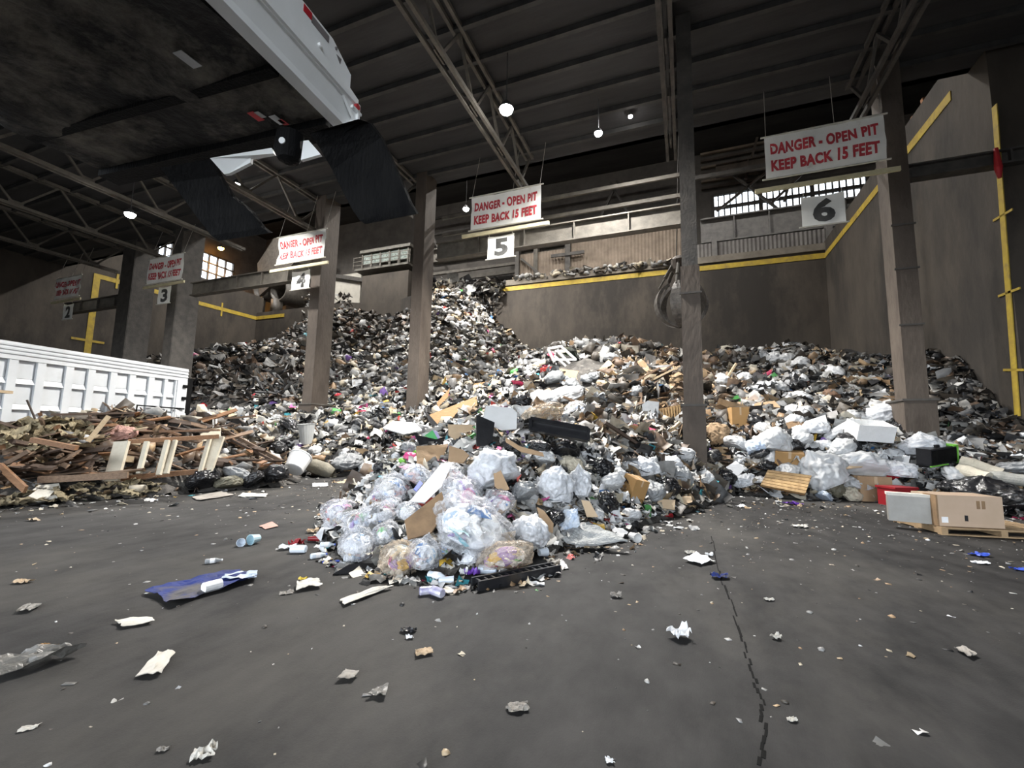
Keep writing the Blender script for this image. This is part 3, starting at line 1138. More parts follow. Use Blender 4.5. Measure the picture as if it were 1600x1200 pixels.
# image column of a place decides nothing here: regions are world boxes
n = 15000
P = area_pts(n, -24.5, -3.5, 22, 39)
scraps('refuse_slope', 'mixed grey and white refuse of the tall slope against the back wall', P, sizes(n, .10, .42), {'chip': 4, 'leaf': 5, 'shard': 1, 'stick': .6, 'strip': 1},
       {'white': 3.2, 'grey': 3, 'black': 2.8, 'cream': 1.5, 'tan': .9, 'mud': 2.4, 'colour': .2})
n = 9000
P = area_pts(n, -50, -24.5, 22, 39)
scraps('refuse_bank', 'dark compacted refuse bank on the left behind the white container', P, sizes(n, .14, .5), {'chip': 3, 'leaf': 4, 'strip': 3, 'stick': .5},
       {'white': 1.5, 'grey': 2.4, 'black': 3.4, 'cream': .7, 'mud': 4.5, 'brown': 1.5, 'colour': .12})
n = 6000
P = area_pts(n, -3.5, 2.6, 17, 34)
scraps('shredded_mound', 'brown shredded wood and film mound left of the slender column', P, sizes(n, .10, .42), {'chip': 1.5, 'leaf': 3, 'strip': 3, 'stick': 4, 'shard': 1.5},
       {'white': .6, 'grey': 2.4, 'black': 1.2, 'cream': .9, 'tan': 2.4, 'brown': 3.4, 'mud': 3.4, 'colour': .12})
n = 8500
P = area_pts(n, 2.6, 8.2, 17, 36)
scraps('bagged_mound', 'pale grey film and bag mound between the slender column and the pedestal column', P, sizes(n, .09, .34), {'chip': 2, 'wad': 4, 'leaf': 2, 'sheet': 1.5, 'strip': 1.5, 'stick': .5},
       {'white': 2.6, 'grey': 3.4, 'black': 2.6, 'cream': .8, 'tan': .8, 'mud': 3, 'colour': .12})
n = 5000
P = area_pts(n, 7.6, 10.2, 12.5, 36)
scraps('sooty_slope', 'sooty dark refuse slope against the right wall', P, sizes(n, .07, .28), {'chip': 2, 'wad': 3, 'leaf': 3, 'strip': 2},
       {'white': .5, 'grey': 1.6, 'black': 3.6, 'mud': 4, 'brown': 1.4, 'colour': .1})
n = 9000
P = area_pts(n, -26, -6.0, 13.2, 22.2)
scraps('litter_bank', 'dense black and white litter around the two left columns', P, sizes(n, .08, .32), {'blob': .6, 'chip': 2, 'wad': 4, 'sheet': 4, 'strip': 1.5, 'shard': .5},
       {'white': 3.6, 'grey': 1.8, 'black': 4.4, 'cream': 1.9, 'tan': .6, 'mud': .8, 'colour': .4})
n = 3600
P = area_pts(n, -6.0, 3.0, 9.8, 18)
scraps('litter_saddle', 'torn film, card and litter between the front heap and the slender column', P, sizes(n, .07, .3), {'wad': 3, 'sheet': 4, 'strip': 4, 'stick': 3, 'shard': 1.2},
       {'white': 1.8, 'grey': 2.6, 'black': 2, 'cream': 1.2, 'tan': 2, 'brown': 2, 'mud': 1.5, 'colour': .25})
n = 3200
P = area_pts(n, 2.8, 10.2, 11, 18)
scraps('bag_litter', 'film and litter between the bags at the right', P, sizes(n, .06, .22), {'wad': 4, 'sheet': 5, 'strip': 1.5, 'shard': .8},
       {'white': 5, 'grey': 2, 'black': 2.4, 'cream': 1, 'tan': .8, 'colour': .3})
n = 4200
P = area_pts(n, -6.0, 3.5, 3.8, 10.0)
scraps('heap_litter', 'small white, black and coloured litter between the bags of the front heap', P, sizes(n, .03, .15), {'wad': 5, 'sheet': 5, 'strip': 2, 'shard': 1},
       {'white': 7, 'grey': 1.4, 'black': 1.9, 'cream': .8, 'tan': .7, 'colour': .6})
n = 3600
P = area_pts(n, -22, -6.2, 3.5, 15.5)
scraps('timber_rubble', 'splinters, insulation and plaster bits of the timber heap', P, sizes(n, .05, .3), {'chip': 1.5, 'sheet': 1.2, 'stick': 7, 'shard': 2.5, 'strip': 1},
       {'white': .5, 'cream': 1.7, 'tan': 3, 'brown': 5, 'mud': 2.5, 'grey': .5})

# refuse draped over the wall tops and hanging from the dark bank
DR = []
for k in range(420):
    px = rnd.uniform(664, 786) if k % 3 else rnd.uniform(478, 548)
    top = 442 if k % 3 else 462
    q = on_y(px, top + rnd.random() ** 1.5 * 42, 38.6 if k % 3 else 39.4)
    DR.append(q[:])
scraps('draped_refuse', 'shaggy strips of refuse draped over the back pit wall', np.array(DR), sizes(len(DR), .2, .8), {'strip': 5, 'stick': 1, 'leaf': 2}, {'grey': 3, 'mud': 3, 'white': 1.6, 'black': 2, 'cream': .8}, 1.5)
DR = []
for (x, y) in pts_in([(300, 565), (470, 568), (476, 632), (300, 625)], 520):
    q = hit(x, y)
    DR.append((q.x, q.y - .1, q.z))
scraps('hanging_strips', 'dark stringy strips hanging on the face of the left refuse bank', np.array(DR), sizes(len(DR), .3, 1.0), {'strip': 5, 'stick': 2}, {'grey': 2, 'mud': 4, 'black': 3, 'brown': 1, 'white': .4}, 1.3)
DR = [on_y(px := rnd.uniform(800, 1065), 437 - (px - 780) * .108 + rnd.uniform(-2, 6), 38.9)[:] for _ in range(260)]
scraps('wall_top_rubble', 'broken rubble and rags along the top of the back pit wall', np.array(DR), sizes(len(DR), .1, .4), {'chip': 4, 'leaf': 2, 'strip': 1}, {'grey': 3, 'mud': 2, 'cream': 1, 'white': .8}, .8)
# ------------------------------------------------------------------ banners and number signs
cloth = mat('banner_vinyl', (.93, .93, .89), (.85, .84, .79), 1.6, .55, .15, 4, c3=(.5, .47, .4), s3=1.1, t3=(.6, .8))
redink = mat('red_ink', (.55, .045, .06), (.45, .05, .06), 3, .55)
greyink = mat('grey_ink', (.05, .05, .05), (.075, .075, .07), 3, .6)
pipe = mat('banner_pipe', (.6, .58, .52), (.5, .48, .42), 4, .5)
rope = mat('rope', (.4, .38, .33), (.3, .28, .25), 9, .8)


def text_mesh(s, bold):
    c = bpy.data.curves.new('lettering', 'FONT')
    c.body = s
    c.align_x = 'CENTER'
    c.align_y = 'CENTER'
    c.offset = bold
    c.resolution_u = 3
    c.space_character = 1.08
    o = bpy.data.objects.new('lettering', c)
    COL.objects.link(o)
    dg = bpy.context.evaluated_depsgraph_get()
    dg.update()
    me = bpy.data.meshes.new_from_object(o.evaluated_get(dg))
    bpy.data.objects.remove(o)
    bm = bmesh.new()
    bm.from_mesh(me)
    bmesh.ops.triangulate(bm, faces=bm.faces)
    for _ in range(2):
        lg = [e for e in bm.edges if e.calc_length() > .16]
        if not lg:
            break
        bmesh.ops.subdivide_edges(bm, edges=lg, cuts=1)
        bmesh.ops.triangulate(bm, faces=bm.faces)
    bm.verts.ensure_lookup_table()
    V = [v.co.copy() for v in bm.verts]
    F = [tuple(v.index for v in f.verts) for f in bm.faces]
    bm.free()
    return V, F


def panel(t, name, P4, seed, wr, m, nx=22, ny=10):
    """wrinkled cloth between four corners tl, tr, br, bl; returns its surface function"""
    tl, tr, br, bl = P4

    def S(u, v, off=0.0):
        p = tl.lerp(tr, u).lerp(bl.lerp(br, u), v)
        sag = .05 * math.sin(math.pi * u) * (1 - v)
        q = Vector((u * 3.1 + seed * 5.3, v * 1.7 + u * 1.3, seed))
        d = wr * (noise.noise(q) + .55 * noise.noise(q * 2.3)) * (.25 + .75 * math.sin(math.pi * min(max(v, 0), 1)))
        return p + Vector((0, -d - off, -sag))
    V, F = [], []
    for i in range(nx + 1):
        for j in range(ny + 1):
            V.append(S(i / nx, j / ny))
    for i in range(nx):
        for j in range(ny):
            a = i * (ny + 1) + j
            F.append((a, a + 1, a + ny + 2, a + ny + 1))
    n = len(V)
    V += [v + Vector((0, .012, 0)) for v in V]
    F += [tuple(k + n for k in f[::-1]) for f in F]
    S_obj = put(name, V, F, m, t, smooth=True)
    return S, S_obj


def on_surface(t, name, S, txt, cu, cv, wu, hv, bold, m):
    V, F = text_mesh(txt, bold)
    x0, x1 = min(v.x for v in V), max(v.x for v in V)
    y0, y1 = min(v.y for v in V), max(v.y for v in V)
    Q = []
    for v in V:
        u = cu + ((v.x - x0) / (x1 - x0) - .5) * wu
        w = cv - ((v.y - y0) / (y1 - y0) - .5) * hv
        Q.append(S(u, w, .012))
    put(name, Q, F, m, t)


SIGNS = [('6', [(1193, 216), (1382, 177), (1384, 250), (1198, 280)], [(1251, 310), (1319, 297), (1322, 345), (1254, 357)], (1180, 300, 1407, 263), .14),
         ('5', [(736, 311), (845, 286), (845, 343), (736, 360)], [(762, 371), (803, 364), (803, 401), (762, 405)], (722, 371, 858, 347), .13),
         ('4', [(434, 372), (508, 357), (507, 402), (433, 414)], [(456, 426), (484, 420), (483, 450), (455, 454)], (422, 426, 513, 408), .2),
         ('3', [(233, 405), (286, 396), (284, 437), (231, 444)], [(248, 450), (267, 446), (265, 473), (246, 476)], (224, 451, 288, 439), .16),
         ('2', [(88, 436), (126, 430), (124, 462), (86, 468)], [(99, 477), (114, 474), (113, 498), (98, 500)], (80, 475, 126, 465), .25)]
BY = ROW - .75
NW = dict(zip('23456', ('two', 'three', 'four', 'five', 'six')))
for k, (num, bc, nc, (bx0, by0, bx1, by1), wr) in enumerate(SIGNS):
    A, B = on_y(bx0, by0, BY - .25), on_y(bx1, by1, BY - .25)
    zb = (A.z + B.z) / 2
    C = [on_y(*p, BY) for p in bc]
    xl, xr = (C[0].x + C[3].x) / 2, (C[1].x + C[2].x) / 2
    zt, zl = (C[0].z + C[1].z) / 2, (C[2].z + C[3].z) / 2
    P4 = [Vector((xl, BY, zt)), Vector((xr, BY, zt)), Vector((xr, BY, zl)), Vector((xl, BY, zl))]
    t = thing('warning_banner', 'white vinyl banner with red danger lettering above the bay sign numbered ' + NW[num], 'banner', (xl, BY, zl), 'danger banners along the pit edge')
    S, cl = panel(t, 'cloth', P4, k + 1.3, wr, cloth)
    on_surface(cl, 'lettering', S, 'DANGER - OPEN PIT', .5, .31, .9, .27, .05, redink)
    on_surface(cl, 'lettering', S, 'KEEP BACK 15 FEET', .5, .71, .9, .27, .05, redink)
    for z in (zt, zl):
        put('pipe', *tube([(xl - .12, BY, z), (xr + .12, BY, z)], .035, 8), pipe, t)
    for x in (xl + .05, (xl + xr) / 2 + .4, xr - .05):
        put('rope', *tube([(x, BY, zt), (x + .1, BY + .5, ROOF - .1)], .012, 5), rope, t)
    t = put('sign_board_rail', *bar((A.x, BY - .25, zb), (B.x, BY - .25, zb), .09, .16), creambar, label='pale yellow wooden rail hanging under the banner of bay ' + NW[num], cat='rail', group='rails under the banners')
    C = [on_y(*p, BY) for p in nc]
    xl, xr = (C[0].x + C[3].x) / 2, (C[1].x + C[2].x) / 2
    zt, zl = (C[0].z + C[1].z) / 2, (C[2].z + C[3].z) / 2
    P4 = [Vector((xl, BY, zt)), Vector((xr, BY, zt)), Vector((xr, BY, zl)), Vector((xl, BY, zl))]
    t = thing('number_sign', 'small white bay sign with dark numeral ' + NW[num], 'sign', (xl, BY, zl), 'bay number signs')
    S, cl = panel(t, 'cloth', P4, k + 7.7, .04 if num != '4' else .12, cloth, 10, 10)
    on_surface(cl, 'numeral', S, num, .52, .5, .52, .80, .045, greyink)
    put('pipe', *tube([(xl - .1, BY, zl), (xr + .1, BY, zl)], .03, 8), pipe, t)
    for x in (xl + .08, xr - .08):
        put('rope', *tube([(x, BY, zt), (x, BY - .1, zb)], .012, 5), rope, t)

# ------------------------------------------------------------------ orange-peel grapple
gm = mat('grapple_steel', (.09, .085, .08), (.2, .185, .17), 4, .45, .2, 12, metal=.2)
gy_ = 28.0
gc = on_y(1064, 476, gy_)
R = abs(on_y(1108, 476, gy_).x - on_y(1020, 476, gy_).x) / 2
gt = on_y(1062, 410, gy_)
t = thing('grapple', 'steel orange-peel grapple with curved claws hanging behind the slender column', 'grapple', (gc.x, gy_, gc.z - R))
hx = gc.x
put('head', *tube([(hx, gy_, gt.z + .35), (hx, gy_, gt.z + .1), (hx, gy_, gt.z - .5), (hx, gy_, gt.z - .7)], [.3, .55, .5, .3], 14), rust, t)
put('hub', *tube([(hx, gy_, gt.z - .6), (hx, gy_, gc.z + R * .65), (hx, gy_, gc.z + R * .3)], [.28, .3, .55], 14), gm, t)
for i in range(6):
    a = i * math.pi / 3 + .35
    dr = Vector((math.cos(a), math.sin(a), 0))
    sd = Vector((-math.sin(a), math.cos(a), 0))
    V, F = [], []
    n = 12
    for j in range(n + 1):
        s = j / n
        an = math.radians(62 - 150 * s)
        rr = R * (.98 - .04 * s)
        c = Vector((hx, gy_, gc.z)) + dr * (rr * math.cos(an) if s < .98 else .12) + Vector((0, 0, rr * math.sin(an) * .95))
        w = (.10 + .24 * math.sin(math.pi * min(1, s * 1.05)) ** 1.2) * R * .6
        nrm = (dr * math.cos(an) + Vector((0, 0, math.sin(an))))
        V += [c - sd * w, c + sd * w, c + sd * w * .8 - nrm * .18, c - sd * w * .8 - nrm * .18]
    for j in range(n):
        for k in range(4):
            F.append((j * 4 + k, j * 4 + (k + 1) % 4, (j + 1) * 4 + (k + 1) % 4, (j + 1) * 4 + k))
    F += [(3, 2, 1, 0), tuple(n * 4 + k for k in range(4))]
    put('claw', V, F, gm, t, smooth=False)
    p0 = Vector((hx, gy_, gt.z - .2)) + dr * .45
    p1 = Vector((hx, gy_, gc.z)) + dr * (R * math.cos(math.radians(35))) + Vector((0, 0, R * .6))
    put('hydraulic_rod', *tube([p0, p0.lerp(p1, .55), p0.lerp(p1, .56), p1], [.11, .11, .06, .06], 8), steel, t)
for dx in (-.2, .2):
    put('cable', *tube([(hx + dx, gy_, gt.z + .3), (hx + .7 + dx, gy_, 30.5)], .035, 6), darksteel, t)

# ------------------------------------------------------------------ white tipping trailer at the left
wp = mat('white_trailer_paint', (.66, .68, .70), (.58, .60, .62), 1.2, .42, 0, c3=(.42, .41, .39), s3=.9, t3=(.6, .85))
wshade = mat('white_paint_shaded', (.56, .58, .60), (.50, .52, .54), 1.5, .45)  # trailer white darkened: shade of recesses and rail grooves put into the colour
blk = mat('black_rubber', (.004, .004, .0045), (.009, .0088, .0088), 3, .65, .3, 18, spec=.08, stretch=(3, 3, .6))
TE = pix(292, 577, 15.0)
TF = pix(0, 530, 10.45)
ez = TE.z
dv = Vector((TF.x - TE.x, TF.y - TE.y, 0)).normalized()
nv = Vector((-dv.y, dv.x, 0))
if nv.dot(CAM - TE) < 0:
    nv = -nv
base = Vector((TE.x, TE.y, 0))
t = thing('tipping_trailer', 'long white trailer body with a grid of ribbed panels behind the timber heap', 'trailer', base)


def tb(s0, s1, d0, d1, z0, z1):
    """box in trailer frame: s along from rear end, d outwards, z up"""
    V = []
    for z in (z0, z1):
        for s, d in ((s0, d0), (s1, d0), (s1, d1), (s0, d1)):
            V.append(base + dv * s + nv * d + UP * z)
    return V, [tuple(f) for f in BOXF]


LEN = 9.0
zt = ez
zb_ = 1.0
put('body', *tb(0, LEN, -2.5, -.04, zb_, zt - .05), wshade, t)
zr = [zt - .42, zt - .98, zt - 1.72, zt - 2.45]
put('top_rail', *tb(-.02, LEN, -.1, .06, zt - .42, zt), wp, t)
for k in range(3):
    put('rail_groove', *tb(-.02, LEN, .06, .085, zt - .1 - k * .1, zt - .06 - k * .1), wshade, t)
put('corner_post', *tb(-.02, .32, -.1, .07, zb_, zt - .42), wp, t)
pxs = [275, 258, 235, 205, 175, 140, 105, 60, 15, -40, -110]
ss = []
for px in pxs:
    p = on_plane(px, 600, base, nv)
    ss.append((p - base).dot(dv))
ss = [s for s in ss if s < LEN]
for k, s in enumerate(ss):
    w = .05 if k < 2 else .085
    put('rib', *tb(s - w, s + w, -.1, .045, zb_, zt - .42), wp, t)
for z in (zt - 1.0, zt - 1.62, zt - 2.25):
    for a, b in zip([.32] + ss[:-1], ss):
        V, F = tb(a + .06, b - .06, -.1, .035, z, z + .13)
        V[6] = V[6] - nv * .06
        V[7] = V[7] - nv * .06
        put('crossbar', V, F, wp, t)
for zi in range(4):
    z1 = zt - .42 - zi * .62
    for a, b in zip([.32] + ss[:-1], ss):
        put('panel', *tb(a + .1, b - .1, -.06, -.025, z1 - .44, z1 - .04), wp, t)
put('tail_frame', *tb(-.22, -.02, -2.5, .05, zb_, zt - .3), blk, t)
put('latch_rod', *tube([base + dv * .05 + nv * .12 + UP * (zt - 1.35), base + dv * 1.55 + nv * .12 + UP * (zt - 1.33), base + dv * 1.6 + nv * .12 + UP * (zt - 2.2)], .025, 6), blk, t)
for z in (.55, .95, 1.7):
    put('hinge', *tb(.02, .14, .07, .12, zt - z - .1, zt - z), blk, t)
for s in (1.2, 2.4, 7.2, 8.3):
    put('wheel', *tube([base + dv * s - nv * .1 + UP * .5, base + dv * s - nv * .5 + UP * .5], .5, 18), blk, t)
put('chassis', *tb(.2, LEN, -1.9, -.6, .55, 1.0), blk, t)

# ------------------------------------------------------------------ raised tailgate hanging in from top left
tgp = mat('tailgate_white', (.90, .91, .91), (.83, .84, .83), 2, .4, 0, c3=(.48, .46, .40), s3=1.6, t3=(.62, .85))
mud = mat('mud_caked_steel', (.012, .0115, .011), (.035, .031, .028), 5.0, .9, 1.0, 12, c3=(.17, .152, .125), s3=1.1, t3=(.46, .60), detail=12)
TZ = 3.85
c0 = on_z(556, 196, TZ)            # outer rear corner, underside
c1 = on_z(372, 0, TZ)              # along the right edge towards the camera
ed = Vector((c1.x - c0.x, c1.y - c0.y, 0)).normalized()
rt = Vector((ed.y, -ed.x, 0))
if rt.x < 0:
    rt = -rt
TL, TWD = 4.3, 2.55
t = thing('raised_tailgate', 'raised truck tailgate with muddy underside and white side rail at top left', 'tailgate', c0)


def g(s, r, z):
    return c0 + ed * s + rt * r + UP * z


def gb(s0, s1, r0, r1, z0, z1):
    V = []
    for z in (z0, z1):
        for s, r in ((s0, r0), (s1, r0), (s1, r1), (s0, r1)):
            V.append(g(s, r, z))
    return V, [tuple(f) for f in BOXF]


# muddy underside as a lumpy plate
V, F = [], []
nx, ny = 60, 44
for i in range(nx + 1):
    for j in range(ny + 1):
        s, r = TL * i / nx, -.15 - (TWD - .15) * j / ny
        q = Vector((s * 2.2, r * 2.2, 3.1))
        k = max(0, noise.noise(q * .8) + .15) * .13 + max(0, noise.noise(q * 3)) * .05 + max(0, noise.noise(q * 7)) * .025
        k *= min(1, s / 1.2)
        V.append(g(s, r, -k + (.02 if s < .05 else 0)))
n0 = len(V)
V += [g(TL * i / nx, -.15 - (TWD - .15) * j / ny, .12) for i in range(nx + 1) for j in range(ny + 1)]
for i in range(nx):
    for j in range(ny):
        a = i * (ny + 1) + j
        F.append((a, a + 1, a + ny + 2, a + ny + 1))
        F.append((a + n0, a + n0 + ny + 1, a + n0 + ny + 2, a + n0 + 1))
put('underside', V, F, mud, t, smooth=True)
put('cross_beam', *gb(-.02, .14, -TWD, -.15, -.06, .22), blk, t)
put('rear_sill', *gb(.55, .62, -TWD, -.16, -.035, .03), blk, t)
# right hand side rail: bottom flange, sloping web, upper web
V = [g(0, -.02, -.01), g(TL, -.02, -.01), g(TL, .10, .0), g(0, .05, .0), g(0, -.02, .06), g(TL, -.02, .06), g(TL, .14, .16), g(0, .07, .1)]
put('lower_rail', *gb(.0, TL, -.14, -.05, -.03, .10), tgp, t)
V, F = slab([g(.02, -.05, .02), g(TL, -.05, .02), g(TL, .0, .14), g(.02, .0, .14)], rt, .02)
put('sloped_web', V, F, tgp, t)
put('rail_lip', *gb(.05, TL, -.02, .03, .13, .165), tgp, t)
V, F = slab([g(.0, .01, .0), g(.0, .01, .20), g(.10, .01, .22), g(.10, .01, .32), g(.30, .01, .42), g(TL, .01, .44), g(TL, .01, .12), g(.16, .01, .12)], rt, .02)
uw = put('upper_web', V, F, tgp, t)
redref = mat('red_reflector', (.5, .02, .03), (.4, .02, .03), 5, .3)
decal = mat('grey_decal', (.12, .11, .11), (.2, .18, .18), 8, .5)
put('decal', *gb(.50, .57, .011, .014, .36, .41), redref, uw)
put('decal', *gb(.34, .50, .011, .014, .35, .40), decal, uw)
put('decal', *slab([g(.22, .014, .30), g(.26, .014, .34), g(.21, .014, .345)], rt, .003), decal, uw)
put('bolt', *tube([g(.27, .01, .375), g(.27, .02, .375)], .010, 8), decal, uw)
put('bolt', *tube([g(.42, .01, .26), g(.42, .03, .26)], .014, 8), tgp, uw)
put('reflector', *tube([g(.03, .0, .12), g(.03, .035, .12)], .022, 10), redref, uw)
put('latch', *join(gb(-.02, .08, -.03, .03, .08, .10), gb(.0, .02, -.04, .03, .0, .15)), tgp, t)
# stickers under the plate
stk = mat('sticker', (.6, .6, .6), (.45, .45, .45), 6, .5)


def sticker(px, py, w, h, m, an):
    c = on_z(px, py, TZ - .012)
    u = (ed * math.cos(an) + rt * math.sin(an))
    v = UP.cross(u)
    put('sticker', *slab([c + u * w + v * h, c - u * w + v * h, c - u * w - v * h, c + u * w - v * h], -UP, .004), m, t)


for s, r, w, m in ((.27, -.62, .045, redref), (.29, -.57, .03, stk), (.2, -.50, .045, stk), (.185, -.47, .03, redref), (.75, -.62, .06, stk)):
    put('sticker', *slab([g(s, r, -.04), g(s + w * 2, r - .01, -.04), g(s + w * 2, r + w, -.04), g(s, r + w + .01, -.04)], -UP, .004), m, t)
# white far brackets and lamp bucket below the end
V, F = slab([pix(328, 247, 3.2), pix(424, 231, 3.15), pix(428, 240, 3.15), pix(392, 246, 3.2), pix(391, 254, 3.2), pix(358, 271, 3.25), pix(350, 272, 3.25)], -FWD, .03)
put('bracket', V, F, tgp, t)
V, F = slab([pix(474, 220, 3.05), pix(482, 219, 3.05), pix(501, 241, 3.05), pix(470, 250, 3.05)], -FWD, .03)
put('bracket', V, F, tgp, t)
lc = pix(452, 236, 3.1)
put('lamp_bucket', *tube([lc + UP * .12, lc, lc - UP * .07, lc - UP * .09], [.09, .10, .07, .03], 16), blk, t)
put('lamp_glass', *tube([lc - FWD * .09 + UP * .02, lc - FWD * .105 + UP * .02], .022, 10), tgp, t)


def flap(tl, tr, path, z0, name='mud_flap'):
    """rubber flap bending outwards"""
    V, F = [], []
    n = len(path)
    for i, (l, r, zc) in enumerate(path):
        V += [pix(*l, zc), pix(*r, zc + .05)]
    V = [Vector(v) for v in V]
    for i in range(n - 1):
        F.append((2 * i, 2 * i + 1, 2 * i + 3, 2 * i + 2))
    k = len(V)
    V += [v + Vector((.0, .03, .015)) for v in V]
    F += [tuple(j + k for j in f[::-1]) for f in F]
    for i in range(n - 1):
        F.append((2 * i, 2 * i + 2, k + 2 * i + 2, k + 2 * i))
        F.append((2 * i + 1, k + 2 * i + 1, k + 2 * i + 3, 2 * i + 3))
    F.append((2 * n - 2, 2 * n - 1, k + 2 * n - 1, k + 2 * n - 2))
    put(name, V, F, blk, t, smooth=False)


flap(0, 0, [((484, 208), (560, 186), 3.0), ((500, 232), (578, 192), 3.08), ((519, 265), (595, 215), 3.15), ((537, 302), (613, 253), 3.19), ((552, 330), (630, 292), 3.2), ((562, 344), (641, 318), 3.18), ((570, 350), (651, 334), 3.14)], 0)
flap(0, 0, [((250, 262), (330, 248), 3.2), ((268, 285), (342, 275), 3.26), ((290, 315), (362, 307), 3.3), ((312, 345), (393, 332), 3.32), ((330, 368), (410, 356), 3.3), ((342, 376), (421, 364), 3.26)], 0)
# clump of rubbish wedged on the rail
clm = mat('dirty_plaster', (.62, .55, .36), (.42, .38, .30), 7, .8, .5, 20)
cv, cf = ico(3)
cv = crumple(cv, 4.2, .6, 1.9) * np.array([.06, .05, .1])
cc = pix(392, 55, 2.72)
put('wedged_rubbish', [Vector(v) + cc for v in cv], cf, clm, t, smooth=True)
# ------------------------------------------------------------------ bags
def bag_shape(seed, sub=4, folds=1.0, neck=True, squash=.8):
    V, F = ico(sub)
    out = []
    sv = Vector((seed * 3.17, seed * 1.91, seed * 5.7))
    for v in V:
        p = Vector(v)
        r = 1 + .22 * noise.noise(p * 1.15 + sv) + .10 * noise.noise(p * 2.4 + sv)
        w = p + Vector((noise.noise(p * 1.7 + sv), noise.noise(p * 1.7 - sv), noise.noise(p * 1.9 + sv * 2))) * .35
        r += folds * (.20 * (.3 - abs(noise.noise(w * 2.6 + sv))) + .10 * (.3 - abs(noise.noise(w * 5.2 + sv))) + .03 * (.3 - abs(noise.noise(w * 10.5 + sv))))
        ph = math.atan2(p.y, p.x)
        up = max(0.0, p.z)
        r += folds * .05 * math.sin(ph * 9 + 3 * noise.noise(p * 2 + sv)) * up
        q = p * r
        if q.z < -.55:
            q.z = -.55 + (q.z + .55) * .25
            q.x *= 1.06
            q.y *= 1.06
        if neck and p.z > .86:
            k = (p.z - .86) / .14
            q.z += .2 * k * k
            q.x *= 1 - .55 * k
            q.y *= 1 - .55 * k
        q.z *= squash
        out.append(q)
    return np.array([q[:] for q in out]), F


mat('bag_white', (.56, .57, .585), (.43, .435, .44), 1.6, .32, .2, 7, jitter=.14, c3=(.42, .41, .38), s3=1.1, t3=(.62, .85))
mat('bag_black', (.010, .010, .011), (.018, .018, .020), 2, .25, .3, 8, jitter=.3)
mat('bag_grey', (.30, .31, .32), (.20, .21, .22), 1.8, .35, .6, 6, jitter=.2)
mat('bag_olive', (.15, .14, .10), (.10, .095, .07), 2, .5, .5, 6)
mat('bag_cream', (.60, .55, .44), (.48, .43, .34), 2, .5, .5, 5, jitter=.1)
mat('bag_blue', (.42, .52, .68), (.62, .66, .70), 1.6, .34, .5, 5, jitter=.1)
film_mat('film_clear', (.84, .85, .88), .06, .42, .34)
film_mat('film_milky', (.74, .76, .80), .55, .94, .3)
film_mat('film_amber', (.80, .70, .58), .08, .38, .34)
attr_mat('contents', .4, .15, 4, .1)
BAGS = [mesh('bag', *bag_shape(s, 5), None, True) for s in range(6)]
BAGS_OPEN = [mesh('bag', *bag_shape(s + 20, 5, 1.3, False, .75), None, True) for s in range(4)]
SMALL = [mesh('bag', *bag_shape(s + 40, 4, 1.9, s % 2 == 0, .8), None, True) for s in range(8)]


def crump_shape(seed, n=7):
    V, F = [], []
    for i in range(n + 1):
        for j in range(n + 1):
            x, y = i / n * 2 - 1, j / n * 2 - 1
            p = Vector((x * 1.1 + seed * 3.1, y * 1.1, seed * 1.7))
            z = 1.1 * abs(noise.noise(p)) + .55 * abs(noise.noise(p * 2.3)) + .25 * noise.noise(p * 5)
            k = 1 - .3 * abs(noise.noise(p * 1.3 + Vector((5, 5, 5))))
            V.append((x * k + .35 * noise.noise(p * 1.6 + Vector((9, 0, 3))), y * k + .35 * noise.noise(p * 1.6 + Vector((0, 9, 7))), z * 1.25 - .35))
    for i in range(n):
        for j in range(n):
            a = i * (n + 1) + j
            F.append((a, a + 1, a + n + 2, a + n + 1))
    m = len(V)
    V += [(a, b, c - .05) for a, b, c in V]
    F += [tuple(q + m for q in f[::-1]) for f in F]
    return V, F


CRUMP = [mesh('crumple', *crump_shape(s), None, False) for s in range(8)]
RELAB = []


def with_mat(me, mn, cache={}):
    k = (me.name, mn)
    if k not in cache:
        c = me.copy()
        c.materials.clear()
        c.materials.append(MATS[mn])
        cache[k] = c
    return cache[k]


def contents_mesh(seed, pal, n=44):
    r = np.random.default_rng(seed)
    VV, FF, CC = [], [], []
    off = 0
    cyl = tube([(-1, 0, 0), (.55, 0, 0), (.8, 0, 0), (1, 0, 0)], [.32, .32, .14, .13], 8)
    cylT = (np.array([v[:] for v in cyl[0]]), tris(cyl[1]))
    pk, pp = mix(pal)
    for i in range(n):
        kind = r.choice(['cyl', 'blob', 'sheet'], p=[.3, .38, .32])
        tv, tf = cylT if kind == 'cyl' else TEMPL[kind][int(r.integers(0, 6))]
        s = r.uniform(.2, .42) * (1.15 if kind != 'cyl' else .9)
        d = r.normal(size=3)
        d /= np.linalg.norm(d)
        p = d * r.uniform(.35, .80) * np.array([1, 1, .68])
        a = Matrix.Rotation(r.uniform(0, 6.3), 3, Vector(r.normal(size=3)))
        v = tv * s @ np.array(a).T + p
        rr_ = np.linalg.norm(v / np.array([1, 1, .72]), axis=1)[:, None]
        v = np.where(rr_ > .80, v * .80 / np.maximum(rr_, 1e-6), v)
        c = PAL[pk[int(r.choice(len(pk), p=pp))]]
        c = np.array(c[int(r.integers(0, len(c)))]) * r.uniform(.85, 1.2)
        VV.append(v)
        FF.append(tf + off)
        off += len(v)
        CC.append(np.repeat([[*c, 1]], len(v), 0))
    return mesh('contents', np.concatenate(VV), np.concatenate(FF), 'contents', False, np.concatenate(CC))


